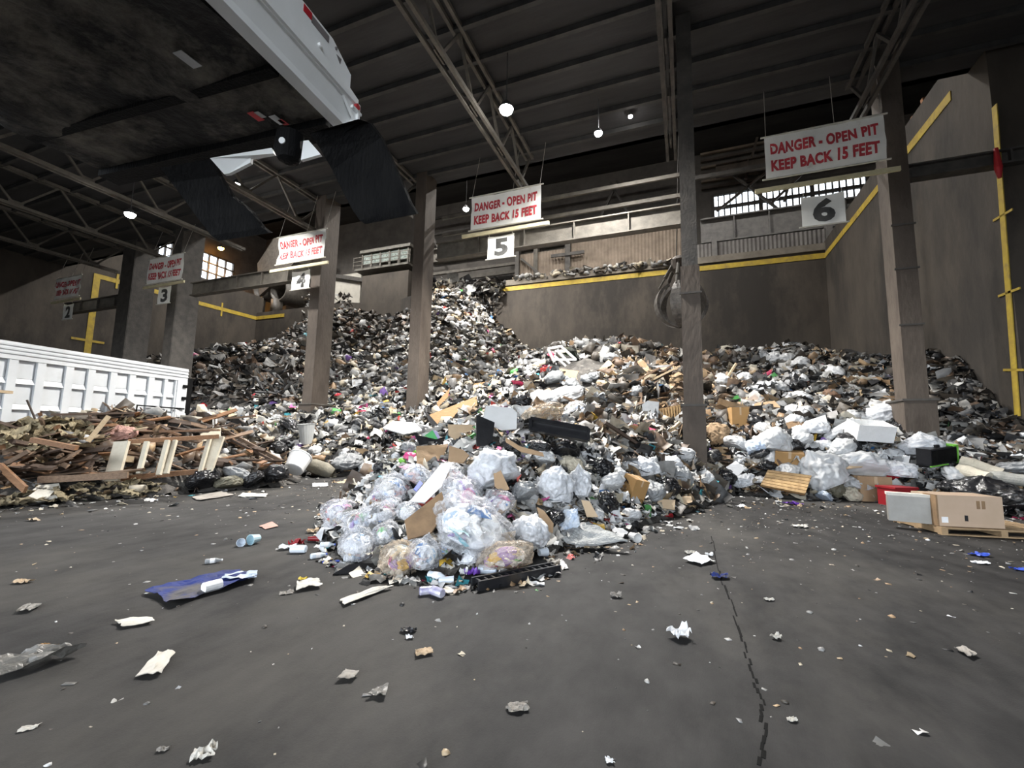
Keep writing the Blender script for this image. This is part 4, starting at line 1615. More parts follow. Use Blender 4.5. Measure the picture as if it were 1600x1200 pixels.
PAL['bright'] = [(.80, .80, .82), (.74, .76, .80), (.66, .68, .72), (.82, .81, .78)]
PAL['pastel'] = [(.42, .58, .74), (.35, .48, .72), (.70, .50, .50), (.50, .70, .66), (.62, .42, .40)]
CONT = [contents_mesh(s, {'bright': 7.0, 'colour': 1.3, 'tan': .6, 'pastel': 2.0, 'black': .4, 'grey': .5}) for s in range(6)]
CONT_A = [contents_mesh(s + 30, {'bright': 4, 'colour': 2.2, 'tan': 2.4, 'cream': 2, 'pastel': 1}) for s in range(2)]


def frame_at(p, rz, tx, ty):
    return Matrix.Translation(p) @ Matrix.Rotation(rz, 4, 'Z') @ Matrix.Rotation(tx, 4, 'X') @ Matrix.Rotation(ty, 4, 'Y')


def seat(cx_, cy_, w, h, k=.62):
    """centre, half sizes of a lumpy thing seen as w by h pixels about (cx,cy), resting on what lies behind it"""
    p = hit(cx_, cy_ + h * .30)
    zc = depth(p)
    rx, rz = w * zc / FPX / 2, h * zc / FPX / 2
    zc2 = zc - min(rx, .5) * .25
    return pix(cx_, cy_, zc2), rx, rz


def bag(px, py, w, h, kind, label, group=None, name=None, tilt=0.0, cat='bag'):
    c, rx, rz = seat(px, py, w, h)
    ry = (rx + rz) / 2
    rot = rnd.uniform(0, 6.28)
    nm = name or {'clear': 'clear_trash_bag', 'amber': 'clear_trash_bag', 'white': 'white_trash_bag', 'black': 'black_trash_bag', 'grey': 'grey_trash_bag', 'milky': 'milky_trash_bag'}.get(kind, 'trash_bag')
    if kind in ('clear', 'amber', 'milky'):
        t = thing(nm, label, cat, c, group)
        t.rotation_euler = (tilt or rnd.uniform(-.5, .5), rnd.uniform(-.4, .4), rot)
        t.scale = (rx * .98, ry * .98, rz * 1.12)
        me = with_mat(rnd.choice(BAGS + BAGS_OPEN), {'clear': 'film_clear', 'amber': 'film_amber', 'milky': 'film_milky'}[kind])
        f = bpy.data.objects.new('film', me)
        f.parent = t
        COL.objects.link(f)
        if kind != 'milky':
            o = bpy.data.objects.new('contents', rnd.choice(CONT_A if kind == 'amber' else CONT))
            o.parent = t
            COL.objects.link(o)
        return t
    me = with_mat(rnd.choice(BAGS if max(w, h) > 30 else SMALL), 'bag_' + kind)
    o = bpy.data.objects.new(nm, me)
    o.location = c
    o.rotation_euler = (tilt or rnd.uniform(-.7, .7), rnd.uniform(-.5, .5), rot)
    o.scale = (rx * .98, ry * .98, rz * 1.12)
    COL.objects.link(o)
    return tag(o, label, cat, group)


# ---- front heap: the bags one can tell apart
FH = 'bags of the front heap'
for a in ((530, 802, 56, 48, 'clear', 'round clear bag at the far left tip of the front heap'),
          (562, 815, 50, 44, 'clear', 'clear bag with pale packaging right of the leftmost bag of the front heap'),
          (592, 806, 54, 48, 'clear', 'clear bag with red-printed wrappers in the left part of the front heap'),
          (560, 852, 58, 56, 'clear', 'drooping clear bag at the front left of the heap, above the black plastic wedge'),
          (603, 834, 44, 40, 'clear', 'small clear bag with grey and pink litter left of the tall stained cardboard'),
          (627, 872, 62, 56, 'amber', 'brown-stained clear bag with red-ringed cup at the front of the heap'),
          (663, 868, 46, 60, 'clear', 'upright clear bag beside the brown-stained one at the front of the heap'),
          (737, 822, 124, 92, 'clear', 'largest clear bag bulging in the middle of the front heap'),
          (700, 818, 44, 40, 'clear', 'clear bag with red and white tins left of the largest bag'),
          (788, 872, 88, 52, 'amber', 'slack beige clear bag lying behind the long black tray'),
          (828, 834, 60, 54, 'milky', 'bluish grey full bag at the right front of the heap'),
          (640, 802, 40, 42, 'clear', 'small clear bag between wrappers and the tall stained cardboard'),
          (614, 762, 60, 44, 'clear', 'clear bag at the upper left edge of the front heap'),
          (650, 745, 50, 40, 'clear', 'clear bag left of the white board on the front heap'),
          (722, 770, 76, 56, 'clear', 'wide clear bag right of the white board on the front heap'),
          (772, 738, 80, 66, 'milky', 'big white bag below the black standing panel on the front heap'),
          (700, 742, 50, 40, 'clear', 'clear bag just above the white board on the front heap'),
          (775, 790, 60, 44, 'clear', 'clear bag behind the largest one, under the cardboard flap'),
          (848, 648, 66, 36, 'amber', 'creamy bag above the black tray on top of the front heap'),
          (898, 644, 44, 32, 'clear', 'clear bag with blue scrap at the right end of the black tray'),
          (845, 622, 50, 26, 'white', 'white bag at the very top of the front heap'),
          (880, 618, 60, 28, 'white', 'loose white film bag at the top right of the front heap'),
          (815, 628, 36, 24, 'black', 'black bag among white film at the top of the front heap'),
          (949, 786, 32, 38, 'black', 'black bag by the flat card at the right of the front heap'),
          (940, 730, 36, 30, 'black', 'black bag above the white film on the right slope of the front heap'),
          (1018, 768, 44, 36, 'grey', 'dark grey bag right of the torn brown carton'),
          (1005, 732, 50, 34, 'milky', 'pale blue-white bag on the right shoulder of the front heap'),
          (1050, 727, 38, 30, 'milky', 'white bag near the right end of the front heap, below the slender column'),
          (1064, 745, 34, 34, 'grey', 'grey bag at the far right end of the front heap'),
          (1042, 762, 40, 32, 'black', 'black bag with orange mark at the right end of the front heap'),
          (985, 735, 34, 26, 'white', 'white bag left of the pale blue one on the right shoulder'),
          (955, 755, 40, 30, 'white', 'crumpled white bag above the torn brown carton'),
          (905, 760, 34, 56, 'milky', 'long hanging white film bag on the right slope of the front heap'),
          (868, 760, 50, 60, 'milky', 'crinkled grey-white film bag hanging right of the big white bag'),
          (820, 770, 44, 34, 'grey', 'dark grey bag under the hanging film'),
          (868, 812, 34, 30, 'black', 'black bag behind the slim cardboard at the right front'),
          (888, 815, 22, 44, 'blue', 'pale blue folded bag above the wavy grey sheet'),
          (985, 806, 40, 24, 'white', 'torn white sheet bag at the right front edge of the heap'),
          (800, 700, 36, 30, 'black', 'black bag under the cardboard strip near the standing panel'),
          (842, 700, 44, 26, 'black', 'glossy black bag just below the black tray'),
          (880, 704, 50, 32, 'black', 'torn glossy black bag below the right end of the black tray'),
          (850, 715, 34, 26, 'white', 'white bag below the cardboard strip'),
          (892, 726, 40, 24, 'cream', 'cream film bag right of the hanging film'),
          (730, 872, 34, 26, 'milky', 'small white bag in the gap at the front of the heap'),
          (612, 787, 34, 26, 'clear', 'small clear bag above the red-printed wrappers')):
    bag(*a, group=FH)

# ---- right hand heap
RH = 'bags of the right-hand heap'
for a in ((1285, 738, 60, 66, 'white', 'long white sack standing askew right of the wooden panel'),
          (1210, 692, 42, 50, 'white', 'tall white bag with grey smudges behind the cardboard carton'),
          (1184, 700, 34, 32, 'blue', 'round bluish bag left of the smudged tall bag'),
          (1150, 694, 38, 26, 'white', 'small white bag in front of the upright tan box'),
          (1130, 748, 36, 28, 'black', 'shiny black bag at the left front of the right-hand heap'),
          (1163, 752, 34, 26, 'milky', 'pale clear bag at the front edge beside the shiny black bag'),
          (1118, 678, 38, 36, 'tan_paper', 'crumpled brown paper sack right of the slender column'),
          (1315, 700, 44, 28, 'white', 'flat white bag in front of the foam box'),
          (1326, 692, 44, 26, 'black', 'black bag under the open foam box'),
          (1405, 674, 36, 28, 'black', 'black bag at the left foot of the pedestal'),
          (1375, 650, 60, 40, 'milky', 'puffy clear-white bag left of the pedestal top'),
          (1440, 700, 60, 40, 'milky', 'puffy white bag in front of the pedestal'),
          (1345, 728, 66, 44, 'white', 'wide white bag above the brown carton on the floor'),
          (1300, 760, 40, 28, 'olive', 'olive bag in the shadow beside the brown carton'),
          (1288, 776, 30, 14, 'blue', 'small flat bluish bag on the floor in front of the long white sack'),
          (1330, 772, 34, 20, 'cream', 'crumpled pale cloth bag on the floor left of the brown carton'),
          (1400, 735, 60, 34, 'milky', 'clear-white bag behind the red container'),
          (1540, 768, 80, 44, 'black', 'large black bag behind the wrapped box on the pallet'),
          (1585, 784, 60, 44, 'black', 'black bag at the right picture edge behind the pallet'),
          (1490, 762, 40, 24, 'black', 'low black bag left of the large black one'),
          (1580, 735, 60, 26, 'grey', 'grey sheeting bag at the right edge under the dark slope'),
          (1495, 745, 44, 26, 'white', 'white bag between the suitcase and the black bags'),
          (1250, 690, 36, 26, 'white', 'white bag left of the flat white bag'),
          (1275, 668, 44, 26, 'milky', 'white film bag behind the wooden slats'),
          (1180, 660, 30, 24, 'black', 'black bag behind the upright tan box'),
          (1240, 660, 34, 24, 'white', 'white bag at the end of the folded cardboard'),
          (1230, 738, 40, 26, 'white', 'white bag left of the cardboard carton on the panel'),
          (1100, 745, 30, 24, 'white', 'white bag at the foot of the slender column'),
          (1112, 715, 30, 24, 'black', 'black bag just below the brown paper sack'),
          (1068, 712, 36, 26, 'white', 'white bag touching the pedestal of the slender column')):
    if a[4] == 'tan_paper':
        mat('bag_tan_paper', (.36, .25, .15), (.28, .19, .11), 3, .8, .6, 6)
    bag(*a, group=RH)

# ---- left edge of the litter bank
for a in ((317, 749, 50, 36, 'black', 'glossy round black bag on the floor right of the cream frame'),
          (358, 755, 46, 22, 'olive', 'long olive-grey sack lying right of the glossy black bag'),
          (372, 742, 40, 24, 'grey', 'dark grey bag behind the olive sack'),
          (396, 750, 40, 24, 'black', 'dull black bag at the right end of the olive sack'),
          (430, 742, 40, 34, 'black', 'black bag left of the white bucket'),
          (545, 722, 46, 26, 'grey', 'shiny dark grey bag on the litter edge above the floor'),
          (600, 730, 34, 18, 'black', 'flat black bag at the right end of the litter edge'),
          (455, 668, 44, 24, 'black', 'black bag just left of the grey bin'),
          (445, 690, 30, 20, 'black', 'small black bag below the left column block'),
          (640, 700, 30, 18, 'grey', 'grey bag left of the flattened cardboard')):
    bag(*a, group='bags at the edge of the litter bank')
# ---- many more small bags nobody could tell apart
FILL = [('white', [(300, 640), (470, 650), (640, 640), (645, 700), (600, 735), (470, 735), (420, 720), (330, 670)], 46, 11, 24, 'small white bag in the litter around the two left columns'),
        ('black', [(300, 640), (470, 650), (640, 640), (645, 700), (600, 735), (470, 735), (420, 720), (330, 670)], 50, 11, 26, 'small black bag in the litter around the two left columns'),
        ('cream', [(330, 645), (640, 640), (640, 700), (470, 720)], 16, 10, 20, 'small cream bag in the litter around the two left columns'),
        ('white', [(1110, 590), (1190, 552), (1330, 580), (1400, 640), (1390, 700), (1140, 690)], 60, 14, 30, 'grey-white bag on the mound left of the pedestal column'),
        ('black', [(1110, 610), (1190, 562), (1330, 590), (1400, 640), (1390, 700), (1140, 690)], 26, 14, 26, 'dark bag on the mound left of the pedestal column'),
        ('white', [(1100, 690), (1420, 690), (1500, 730), (1400, 760), (1110, 755)], 60, 16, 36, 'white bag packed between the larger bags at the right'),
        ('black', [(1100, 690), (1420, 690), (1500, 730), (1400, 760), (1110, 755)], 16, 16, 32, 'black bag packed between the larger bags at the right'),
        ('white', [(820, 720), (900, 690), (1080, 730), (1070, 770), (960, 810), (860, 800)], 44, 12, 28, 'small white scrap of film on the right slope of the front heap'),
        ('black', [(800, 690), (920, 690), (1080, 730), (1070, 770), (960, 790), (860, 790)], 34, 14, 30, 'small black bag on the right slope of the front heap'),
        ('clear', [(520, 800), (640, 745), (760, 760), (820, 820), (800, 880), (640, 880), (540, 860)], 16, 26, 44, 'small clear bag packed between the others in the front heap'),
        ('grey', [(830, 560), (1060, 560), (1060, 680), (930, 680)], 26, 14, 30, 'grey film bag in the brown mound left of the slender column')]
for kind, poly, n, lo, hi, label in FILL:
    for (x, y) in pts_in(poly, n):
        w = lo + (hi - lo) * rnd.random() ** 1.5
        o_ = bag(x, y, w, w * rnd.uniform(.6, .9), kind, label, group=label.split(' in ')[0].split(' on ')[0] + 's', tilt=rnd.uniform(-.5, .5))
        if kind in ('white', 'black', 'cream', 'grey') and rnd.random() < .5:
            o_.data = with_mat(rnd.choice(CRUMP), 'bag_' + kind)
        RELAB.append((o_, ' '.join(label.split()[:3]) if label.split()[2] == 'bag' else ' '.join(label.split()[:2]), x, y))

# ------------------------------------------------------------------ sheets, card, boards (outline, lean, thickness)
mat('cardboard', (.40, .27, .16), (.34, .225, .13), 2.5, .8, .15, 10, jitter=.12)
mat('cardboard_stained', (.27, .17, .09), (.16, .10, .055), 3.2, .75, .2, 8)
mat('cardboard_pale', (.52, .39, .26), (.46, .34, .22), 3, .8, .1, 10)
mat('white_board', (.72, .72, .72), (.64, .64, .63), 2.5, .5, c3=(.45, .43, .4), s3=1.5, t3=(.6, .8))
mat('plywood', (.33, .19, .08), (.24, .13, .052), 5, .65, .2, 8, stretch=(1, 1, 7), jitter=.1)
mat('black_plastic', (.012, .012, .014), (.02, .02, .022), 4, .3, .15, 12)
mat('foam', (.80, .80, .80), (.74, .74, .73), 6, .7, .2, 25)
mat('paper', (.66, .63, .57), (.52, .49, .44), 4, .8, .4, 12)
mat('paper_dirty', (.40, .37, .33), (.22, .20, .18), 5, .8, .5, 10)
mat('paper_white', (.82, .82, .83), (.74, .74, .75), 4, .7, .3, 12)
mat('grey_film', (.20, .19, .175), (.12, .115, .105), 3, .4, .6, 9)
mat('tarp_blue', (.028, .045, .20), (.018, .026, .09), 3, .6, .4, 7, spec=.2, c3=(.10, .095, .10), s3=1.6, t3=(.5, .6))
mat('quilt_grey', (.42, .43, .43), (.33, .34, .34), 2.5, .75, .8, 26)
mat('green_plastic', (.10, .42, .16), (.08, .36, .13), 3, .4)
mat('lilac_plastic', (.42, .36, .6), (.36, .3, .52), 3, .4)
mat('pink_plastic', (.75, .10, .28), (.65, .08, .25), 3, .4)
mat('lime_plastic', (.22, .6, .08), (.18, .5, .07), 3, .4)
mat('red_plastic', (.27, .012, .018), (.21, .012, .016), 3, .4)
mat('blue_plastic', (.05, .10, .55), (.04, .08, .4), 3, .4)
mat('cyan_plastic', (.10, .40, .62), (.08, .34, .55), 3, .35)
mat('purple_plastic', (.16, .06, .42), (.12, .04, .3), 3, .35)
mat('yellow_plastic', (.75, .55, .06), (.65, .48, .05), 3, .4)
mat('concrete_lump', (.26, .24, .19), (.18, .165, .13), 4, .9, .4, 10)


def lean_normal(p, tilt, yaw=0.0):
    h = (CAM - p)
    h.z = 0
    h.normalize()
    h = Matrix.Rotation(yaw, 3, 'Z') @ h
    return (h * math.cos(tilt) + UP * math.sin(tilt)).normalized()


def sheet(name, corners, mt, label, cat, tilt=.6, yaw=0.0, thick=.02, off=.12, group=None, bend=.0, anchor=None, subd=6):
    """a flat or gently bent sheet whose outline is known; stands on the heap at its lowest corner"""
    ax = sum(c[0] for c in corners) / len(corners)
    ay = sum(c[1] for c in corners) / len(corners)
    p = hit(*(anchor or (ax, ay)))
    if 500 < ax < 1090 and ay > 600:
        off = off * 1.7 + (.12 if ay > 700 else .55)
    elif ax >= 1090 and ay > 600:
        off = off * 1.4 + .35
    p = p + (CAM - p).normalized() * off
    n = lean_normal(p, tilt, yaw)
    P = [on_plane(x, y, p, n) for x, y in corners]
    if bend and len(P) == 4:
        V, F = [], []
        m = subd
        sd = rnd.uniform(0, 50)
        sc = (P[1] - P[0]).length + (P[3] - P[0]).length
        for i in range(m + 1):
            for j in range(m + 1):
                u, v = i / m, j / m
                q = P[0].lerp(P[1], u).lerp(P[3].lerp(P[2], u), v)
                d = bend * sc * (noise.noise(Vector((u * 2.2, v * 2.2, sd))) + .5 * noise.noise(Vector((u * 5, v * 5, sd))))
                V.append(q + n * d)
        for i in range(m):
            for j in range(m):
                a = i * (m + 1) + j
                F.append((a, a + 1, a + m + 2, a + m + 1))
        k = len(V)
        V += [v - n * thick for v in V]
        F += [tuple(x + k for x in f[::-1]) for f in F]
        rim = [i * (m + 1) for i in range(m + 1)] + [m * (m + 1) + j for j in range(1, m + 1)] + [i * (m + 1) + m for i in range(m - 1, -1, -1)] + list(range(m - 1, 0, -1))
        for i in range(len(rim)):
            a, b = rim[i], rim[(i + 1) % len(rim)]
            F.append((a, k + a, k + b, b))
        o = put(name, V, F, MATS[mt], smooth=False, label=label, cat=cat, group=group)
    else:
        V, F = slab(P, n, thick)
        o = put(name, V, F, MATS[mt], label=label, cat=cat, group=group)
    o.data.validate()
    return o, n


CB = 'loose cardboard'
sheet('white_board', [(640, 783), (690, 724), (708, 722), (690, 760), (664, 785)], 'white_board', 'white corrugated board lying across the clear bags', 'board', .9, .3, .02, .3)
sheet('blue_label', [(646, 764), (656, 751), (661, 755), (651, 768)], 'blue_plastic', 'blue printed scrap left of the white corrugated board', 'scrap', .9, .3, .01, .34)
sheet('cardboard_sheet', [(632, 813), (690, 768), (697, 796), (674, 832), (637, 843)], 'cardboard_stained', 'tall stained brown cardboard in the middle of the front heap', 'cardboard', .5, -.3, .03, .4, CB)
sheet('cardboard_sheet', [(651, 697), (700, 694), (690, 722), (652, 737)], 'cardboard', 'flattened carton panel at the upper left of the front heap', 'cardboard', .5, .3, .03, .25, CB, .02)
sheet('cardboard_sheet', [(702, 696), (724, 703), (733, 711), (724, 723), (700, 722)], 'cardboard', 'second flattened carton panel with water spots, right of the first', 'cardboard', .5, -.2, .03, .3, CB)
sheet('cardboard_sheet', [(700, 663), (744, 664), (743, 692), (715, 690), (701, 680)], 'cardboard_pale', 'pale carton panel left of the standing black panel', 'cardboard', .25, .1, .03, .25, CB)
sheet('cardboard_sheet', [(771, 738), (782, 734), (796, 764), (784, 770), (773, 760)], 'cardboard', 'bent cardboard flap hanging below the big white bag', 'cardboard', .4, 0, .02, .3, CB, 0)
sheet('cardboard_sheet', [(790, 683), (812, 697), (848, 707), (850, 713), (815, 706), (790, 690)], 'cardboard', 'narrow cardboard strip under the black tray', 'cardboard', .5, 0, .02, .28, CB)
sheet('cardboard_sheet', [(839, 792), (850, 798), (865, 818), (864, 833), (848, 826)], 'cardboard', 'slim curved cardboard right of the bluish grey bag', 'cardboard', .3, .3, .02, .25, CB)
sheet('cardboard_sheet', [(908, 781), (921, 783), (935, 808), (917, 808)], 'cardboard_pale', 'upright card by the wavy grey sheet', 'cardboard', .3, 0, .02, .25, CB)
sheet('cardboard_sheet', [(1018, 787), (1034, 780), (1055, 781), (1054, 797), (1038, 794), (1020, 797)], 'cardboard_pale', 'torn card on the floor edge at the right of the front heap', 'cardboard', .6, 0, .02, .12, CB)
sheet('cardboard_sheet', [(1050, 777), (1080, 775), (1082, 784), (1060, 790)], 'cardboard_pale', 'torn card at the far right tip of the front heap', 'cardboard', .6, 0, .02, .12, CB, .02)
sheet('cardboard_sheet', [(955, 692), (978, 700), (975, 708), (960, 708), (944, 700)], 'cardboard', 'card scrap on the slope above the front heap', 'cardboard', .6, 0, .02, .15, CB)
sheet('black_board', [(745, 648), (773, 660), (769, 690), (758, 697), (745, 697)], 'black_plastic', 'standing black plastic panel on top of the front heap', 'panel', .1, .35, .04, .25)
sheet('black_strip', [(662, 641), (668, 645), (690, 670), (704, 690), (692, 688), (676, 668)], 'black_plastic', 'leaning black strip of the V-shaped pair', 'strip', .3, .2, .04, .3)
sheet('black_strip', [(648, 679), (680, 686), (716, 688), (718, 693), (685, 697), (655, 694)], 'black_plastic', 'lying black strip of the V-shaped pair', 'strip', .3, .2, .04, .25)
sheet('plywood_sheet', [(676, 664), (671, 648), (745, 619), (746, 641), (694, 662)], 'plywood', 'orange plywood sheet behind the black V strips', 'plywood', .5, 0, .03, .3)
sheet('plywood_sheet', [(673, 640), (703, 606), (700, 620), (683, 638)], 'plywood', 'small plywood piece above the orange plywood sheet', 'plywood', .5, 0, .03, .2)
sheet('plywood_sheet', [(728, 613), (742, 599), (776, 594), (771, 599), (738, 619)], 'plywood', 'long thin plywood board behind the front heap', 'plywood', .6, 0, .04, .2)
sheet('foam_board', [(759, 634), (800, 637), (808, 645), (807, 670), (784, 672), (754, 658)], 'white_board', 'white rounded board with a yellow square near the black panel', 'board', .3, 0, .05, .25)
sheet('yellow_label', [(769, 632), (776, 632), (776, 640), (769, 640)], 'yellow_plastic', 'yellow square label on the white rounded board', 'label', .3, 0, .01, .31)
sheet('green_tray', [(664, 680), (676, 672), (684, 686), (676, 687)], 'green_plastic', 'green scrap between the black V strips', 'scrap', .5, 0, .02, .25)
sheet('lilac_scrap', [(676, 672), (683, 674), (688, 684), (684, 686)], 'lilac_plastic', 'lilac scrap between the black V strips', 'scrap', .5, 0, .02, .25)
sheet('wavy_mat', [(861, 838), (920, 815), (981, 846), (900, 851)], 'quilt_grey', 'wavy grey quilted sheet lying on the floor at the right front of the heap', 'mat', 1.1, 0, .03, .12, None, .05, None, 14)
# black tray with rim
o, n = sheet('black_tray', [(829, 656), (919, 672), (919, 689), (829, 672)], 'black_plastic', 'black plastic tray lying on the upper front heap', 'tray', .45, 0, .05, .35)
tv = [o.matrix_basis @ v.co for v in list(o.data.vertices)[:4]]
for i in range(4):
    put('rim', *bar(tv[i] + n * .03, tv[(i + 1) % 4] + n * .03, .06, .09, n), MATS['black_plastic'], o)
# long grille tray at the front
p0, p1 = on_z(742, 913, .05), on_z(869, 887, .05)
t = thing('grille_tray', 'long black slatted plastic strip on the floor at the front of the heap', 'tray', p0)
dd = (p1 - p0).normalized()
sdv = UP.cross(dd)
for s in (-.07, .07):
    put('side', *bar(p0 + sdv * s, p1 + sdv * s, .03, .1), MATS['black_plastic'], t)
for i in range(12):
    q = p0.lerp(p1, (i + .5) / 12)
    put('slat', *bar(q - sdv * .07, q + sdv * .07, .02, .08), MATS['black_plastic'], t)
sheet('black_wedge', [(520, 897), (545, 882), (563, 880), (562, 891), (548, 896)], 'black_plastic', 'black plastic wedge on the floor at the front left of the heap', 'scrap', .7, 0, .03, .05)

# right hand heap sheets
sheet('cardboard_sheet', [(1165, 648), (1180, 630), (1210, 626), (1223, 640), (1200, 657), (1178, 660)], 'cardboard', 'folded open cardboard behind the upright tan box', 'cardboard', .5, 0, .03, .2, CB)
sheet('white_board', [(1340, 645), (1352, 634), (1388, 628), (1392, 636), (1370, 648)], 'white_board', 'flat white board lying left of the pedestal', 'board', .9, 0, .04, .15)
sheet('white_board', [(1268, 655), (1290, 648), (1294, 668), (1280, 676), (1265, 668)], 'white_board', 'white square sheet behind the wooden slats', 'board', .5, .2, .03, .15)
sheet('white_board', [(1297, 672), (1332, 652), (1340, 660), (1306, 676)], 'white_board', 'white slat frame board in the middle of the right-hand heap', 'board', .6, 0, .04, .2)
sheet('cardboard_sheet', [(1228, 660), (1254, 662), (1252, 678), (1236, 680)], 'cardboard_stained', 'torn brown carton flap beside the white square sheet', 'cardboard', .4, 0, .03, .2, CB)
sheet('cardboard_sheet', [(1318, 733), (1338, 722), (1362, 718), (1346, 730)], 'cardboard_pale', 'flat card on the wide white bag', 'cardboard', .8, 0, .02, .3, CB)
sheet('white_paper', [(1134, 730), (1150, 720), (1164, 732), (1152, 745)], 'paper_white', 'white square paper above the shiny black bag', 'paper', .6, 0, .01, .2)
# wooden panel of slats
t0, n = sheet('backing', [(1188, 759), (1200, 735), (1268, 744), (1258, 773)], 'plywood', '', '', .75, .1, .03, .15)
t0.name = 'slat_crate'
tag(t0, 'panel of split brown slats lying before the long white sack', 'panel')
c4 = [t0.matrix_basis @ v.co for v in list(t0.data.vertices)[:4]]
mat('split_wood', (.42, .28, .13), (.26, .16, .07), 6, .7, .4, 14, jitter=.2)
for i in range(6):
    a, b = (i + .08) / 6, (i + .92) / 6
    l0, l1 = c4[1].lerp(c4[0], a), c4[1].lerp(c4[0], b)
    r0, r1 = c4[2].lerp(c4[3], a), c4[2].lerp(c4[3], b)
    put('slat', *slab([l0 + n * .04, l1 + n * .04, r1 + n * .04, r0 + n * .04], n, .035), MATS['split_wood'], t0)
o, n = sheet('wooden_crate', [(1025, 640), (1064, 632), (1065, 664), (1030, 673)], 'split_wood', 'slatted wooden crate side left of the slender column', 'crate', .1, .1, .05, .2)
c4 = [o.matrix_basis @ v.co for v in list(o.data.vertices)[:4]]
for i in range(9):
    a = (i + .2) / 9
    b = (i + .75) / 9
    put('slat', *slab([c4[0].lerp(c4[1], a) + n * .04, c4[0].lerp(c4[1], b) + n * .04, c4[3].lerp(c4[2], b) + n * .04, c4[3].lerp(c4[2], a) + n * .04], n, .04), MATS['split_wood'], o)
sheet('hanging_film', [(1003, 632), (1012, 626), (1030, 628), (1028, 655), (1020, 680), (1008, 682)], 'bag_grey', 'grey plastic film hanging left of the wooden crate', 'film', .15, 0, .02, .3)


# ------------------------------------------------------------------ boxes
def carton(px, py, w, h, label, mt='cardboard', rz=.3, ratio=.7, tape=True, name='cardboard_box', tilt=0.0, cat='box', flo=False, group='cardboard boxes'):
    p = on_z(px, py + h / 2, 0) if flo else hit(px, py + h * .42)
    zc = depth(p)
    W_, H_ = w * zc / FPX, h * zc / FPX
    D_ = W_ * ratio
    t = thing(name, label, cat, p, group)
    t.rotation_euler = (tilt, tilt * .6, rz + TH)
    a, b = W_ * .42, D_ * .5
    V, F = box(-a, a, -b + D_ * .3, b + D_ * .3, 0, H_)
    k = mesh('body', V, F, MATS[mt])
    o = bpy.data.objects.new('body', k)
    o.parent = t
    COL.objects.link(o)
    if tape:
        V, F = join(box(-a * .1, a * .1, -b + D_ * .3 - .004, b + D_ * .3 + .004, H_ * .72, H_ + .004))
        o = bpy.data.objects.new('tape', mesh('tape', V, F, MATS['cardboard_pale']))
        o.parent = t
        COL.objects.link(o)
        V, F = box(-a - .002, a + .002, D_ * .3 - .003, D_ * .3 + .003, H_, H_ + .003)
        o = bpy.data.objects.new('seam', mesh('seam', V, F, MATS['cardboard_stained']))
        o.parent = t
        COL.objects.link(o)
    return t, W_, H_, D_


mat('cardboard_orange', (.38, .22, .085), (.33, .19, .07), 2, .75)
carton(1157, 662, 30, 44, 'upright tan box standing on end right of the slender column', 'cardboard_orange', -.15, .7)
carton(1366, 764, 54, 38, 'closed brown carton on the floor at the edge of the right-hand heap', 'cardboard', -.15, .7, flo=True)
carton(1232, 725, 46, 32, 'tan carton lying on the wooden slat panel', 'cardboard_orange', -.5, .8, tilt=.15)
carton(990, 768, 34, 36, 'torn brown carton at the right of the front heap', 'cardboard_orange', .5, .8, tilt=.3)
carton(1245, 668, 24, 16, 'small brown box below the folded cardboard', 'cardboard_stained', .2, .8)
# open foam box
p = hit(1366, 690)
zc = depth(p) - .55
p = pix(1366, 690, zc)
t = thing('foam_box', 'open white foam box in the middle of the right-hand heap', 'box', p)
t.rotation_euler = (.35, .05, TH - .1)
u = zc / FPX
for nm, V in (('front', box(-27 * u, 27 * u, -.03, .0, 0, 26 * u)), ('back', box(-27 * u, 27 * u, .55, .58, 0, 26 * u)), ('side', box(-27 * u, -25.5 * u, 0, .55, 0, 26 * u)), ('side', box(25.5 * u, 27 * u, 0, .55, 0, 26 * u)), ('bottom', box(-27 * u, 27 * u, 0, .55, 0, .03))):
    o = bpy.data.objects.new(nm, mesh(nm, *V, MATS['foam']))
    o.parent = t
    COL.objects.link(o)
# pallet with boxes
mat('pallet_wood', (.36, .25, .14), (.27, .18, .10), 5, .8, .3, 10, jitter=.1)
pa, pb = on_z(1470, 836), on_z(1392, 802)
ang = -.08
t = thing('pallet', 'wooden pallet on the floor at the right edge under the wrapped box', 'pallet', on_z(1472, 836))
t.rotation_euler = (0, 0, math.radians(12))
PW, PD = 1.9, 1.15


def lp(nm, V, m, par=t):
    o = bpy.data.objects.new(nm, mesh(nm, *V, m))
    o.parent = par
    COL.objects.link(o)
    return o


for i in range(7):
    y = i * PD / 6.5
    lp('deck_board', box(0, PW, y, y + .12, .11, .135), MATS['pallet_wood'])
for x in (0, PW / 2 - .05, PW - .1):
    lp('stringer', box(x, x + .1, 0, PD, .02, .11), MATS['pallet_wood'])
for y in (0, PD / 2, PD - .1):
    lp('bottom_board', box(0, PW, y, y + .1, 0, .02), MATS['pallet_wood'])
q = on_z(1470, 818, .14)
t2 = thing('wrapped_box', 'pale brown box wrapped beside a grey foam panel on the pallet', 'box', t.location + Vector((.0, .1, .14)))
t2.rotation_euler = (0, 0, math.radians(12))
lp('body', box(.0, 1.02, 0, .62, 0, .54), mat('box_pink_brown', (.46, .34, .25), (.42, .31, .22), 2, .75), t2)
lp('brown_tape', box(-.01, .02, -.004, .3, 0, .54), MATS['cardboard_stained'], t2)
lp('print', box(.42, .47, -.006, .0, .1, .2), MATS['black_plastic'], t2)
for x in (.62, .70):
    lp('print', box(x, x + .05, -.006, 0, .32, .46), MATS['cardboard_stained'], t2)
lp('label', box(.06, .16, -.006, .0, .06, .16), MATS['paper_white'], t2)
t3 = thing('foam_block', 'grey wrapped panel standing left of the box on the pallet', 'panel', t.location + Vector((-.62, .35, .14)))
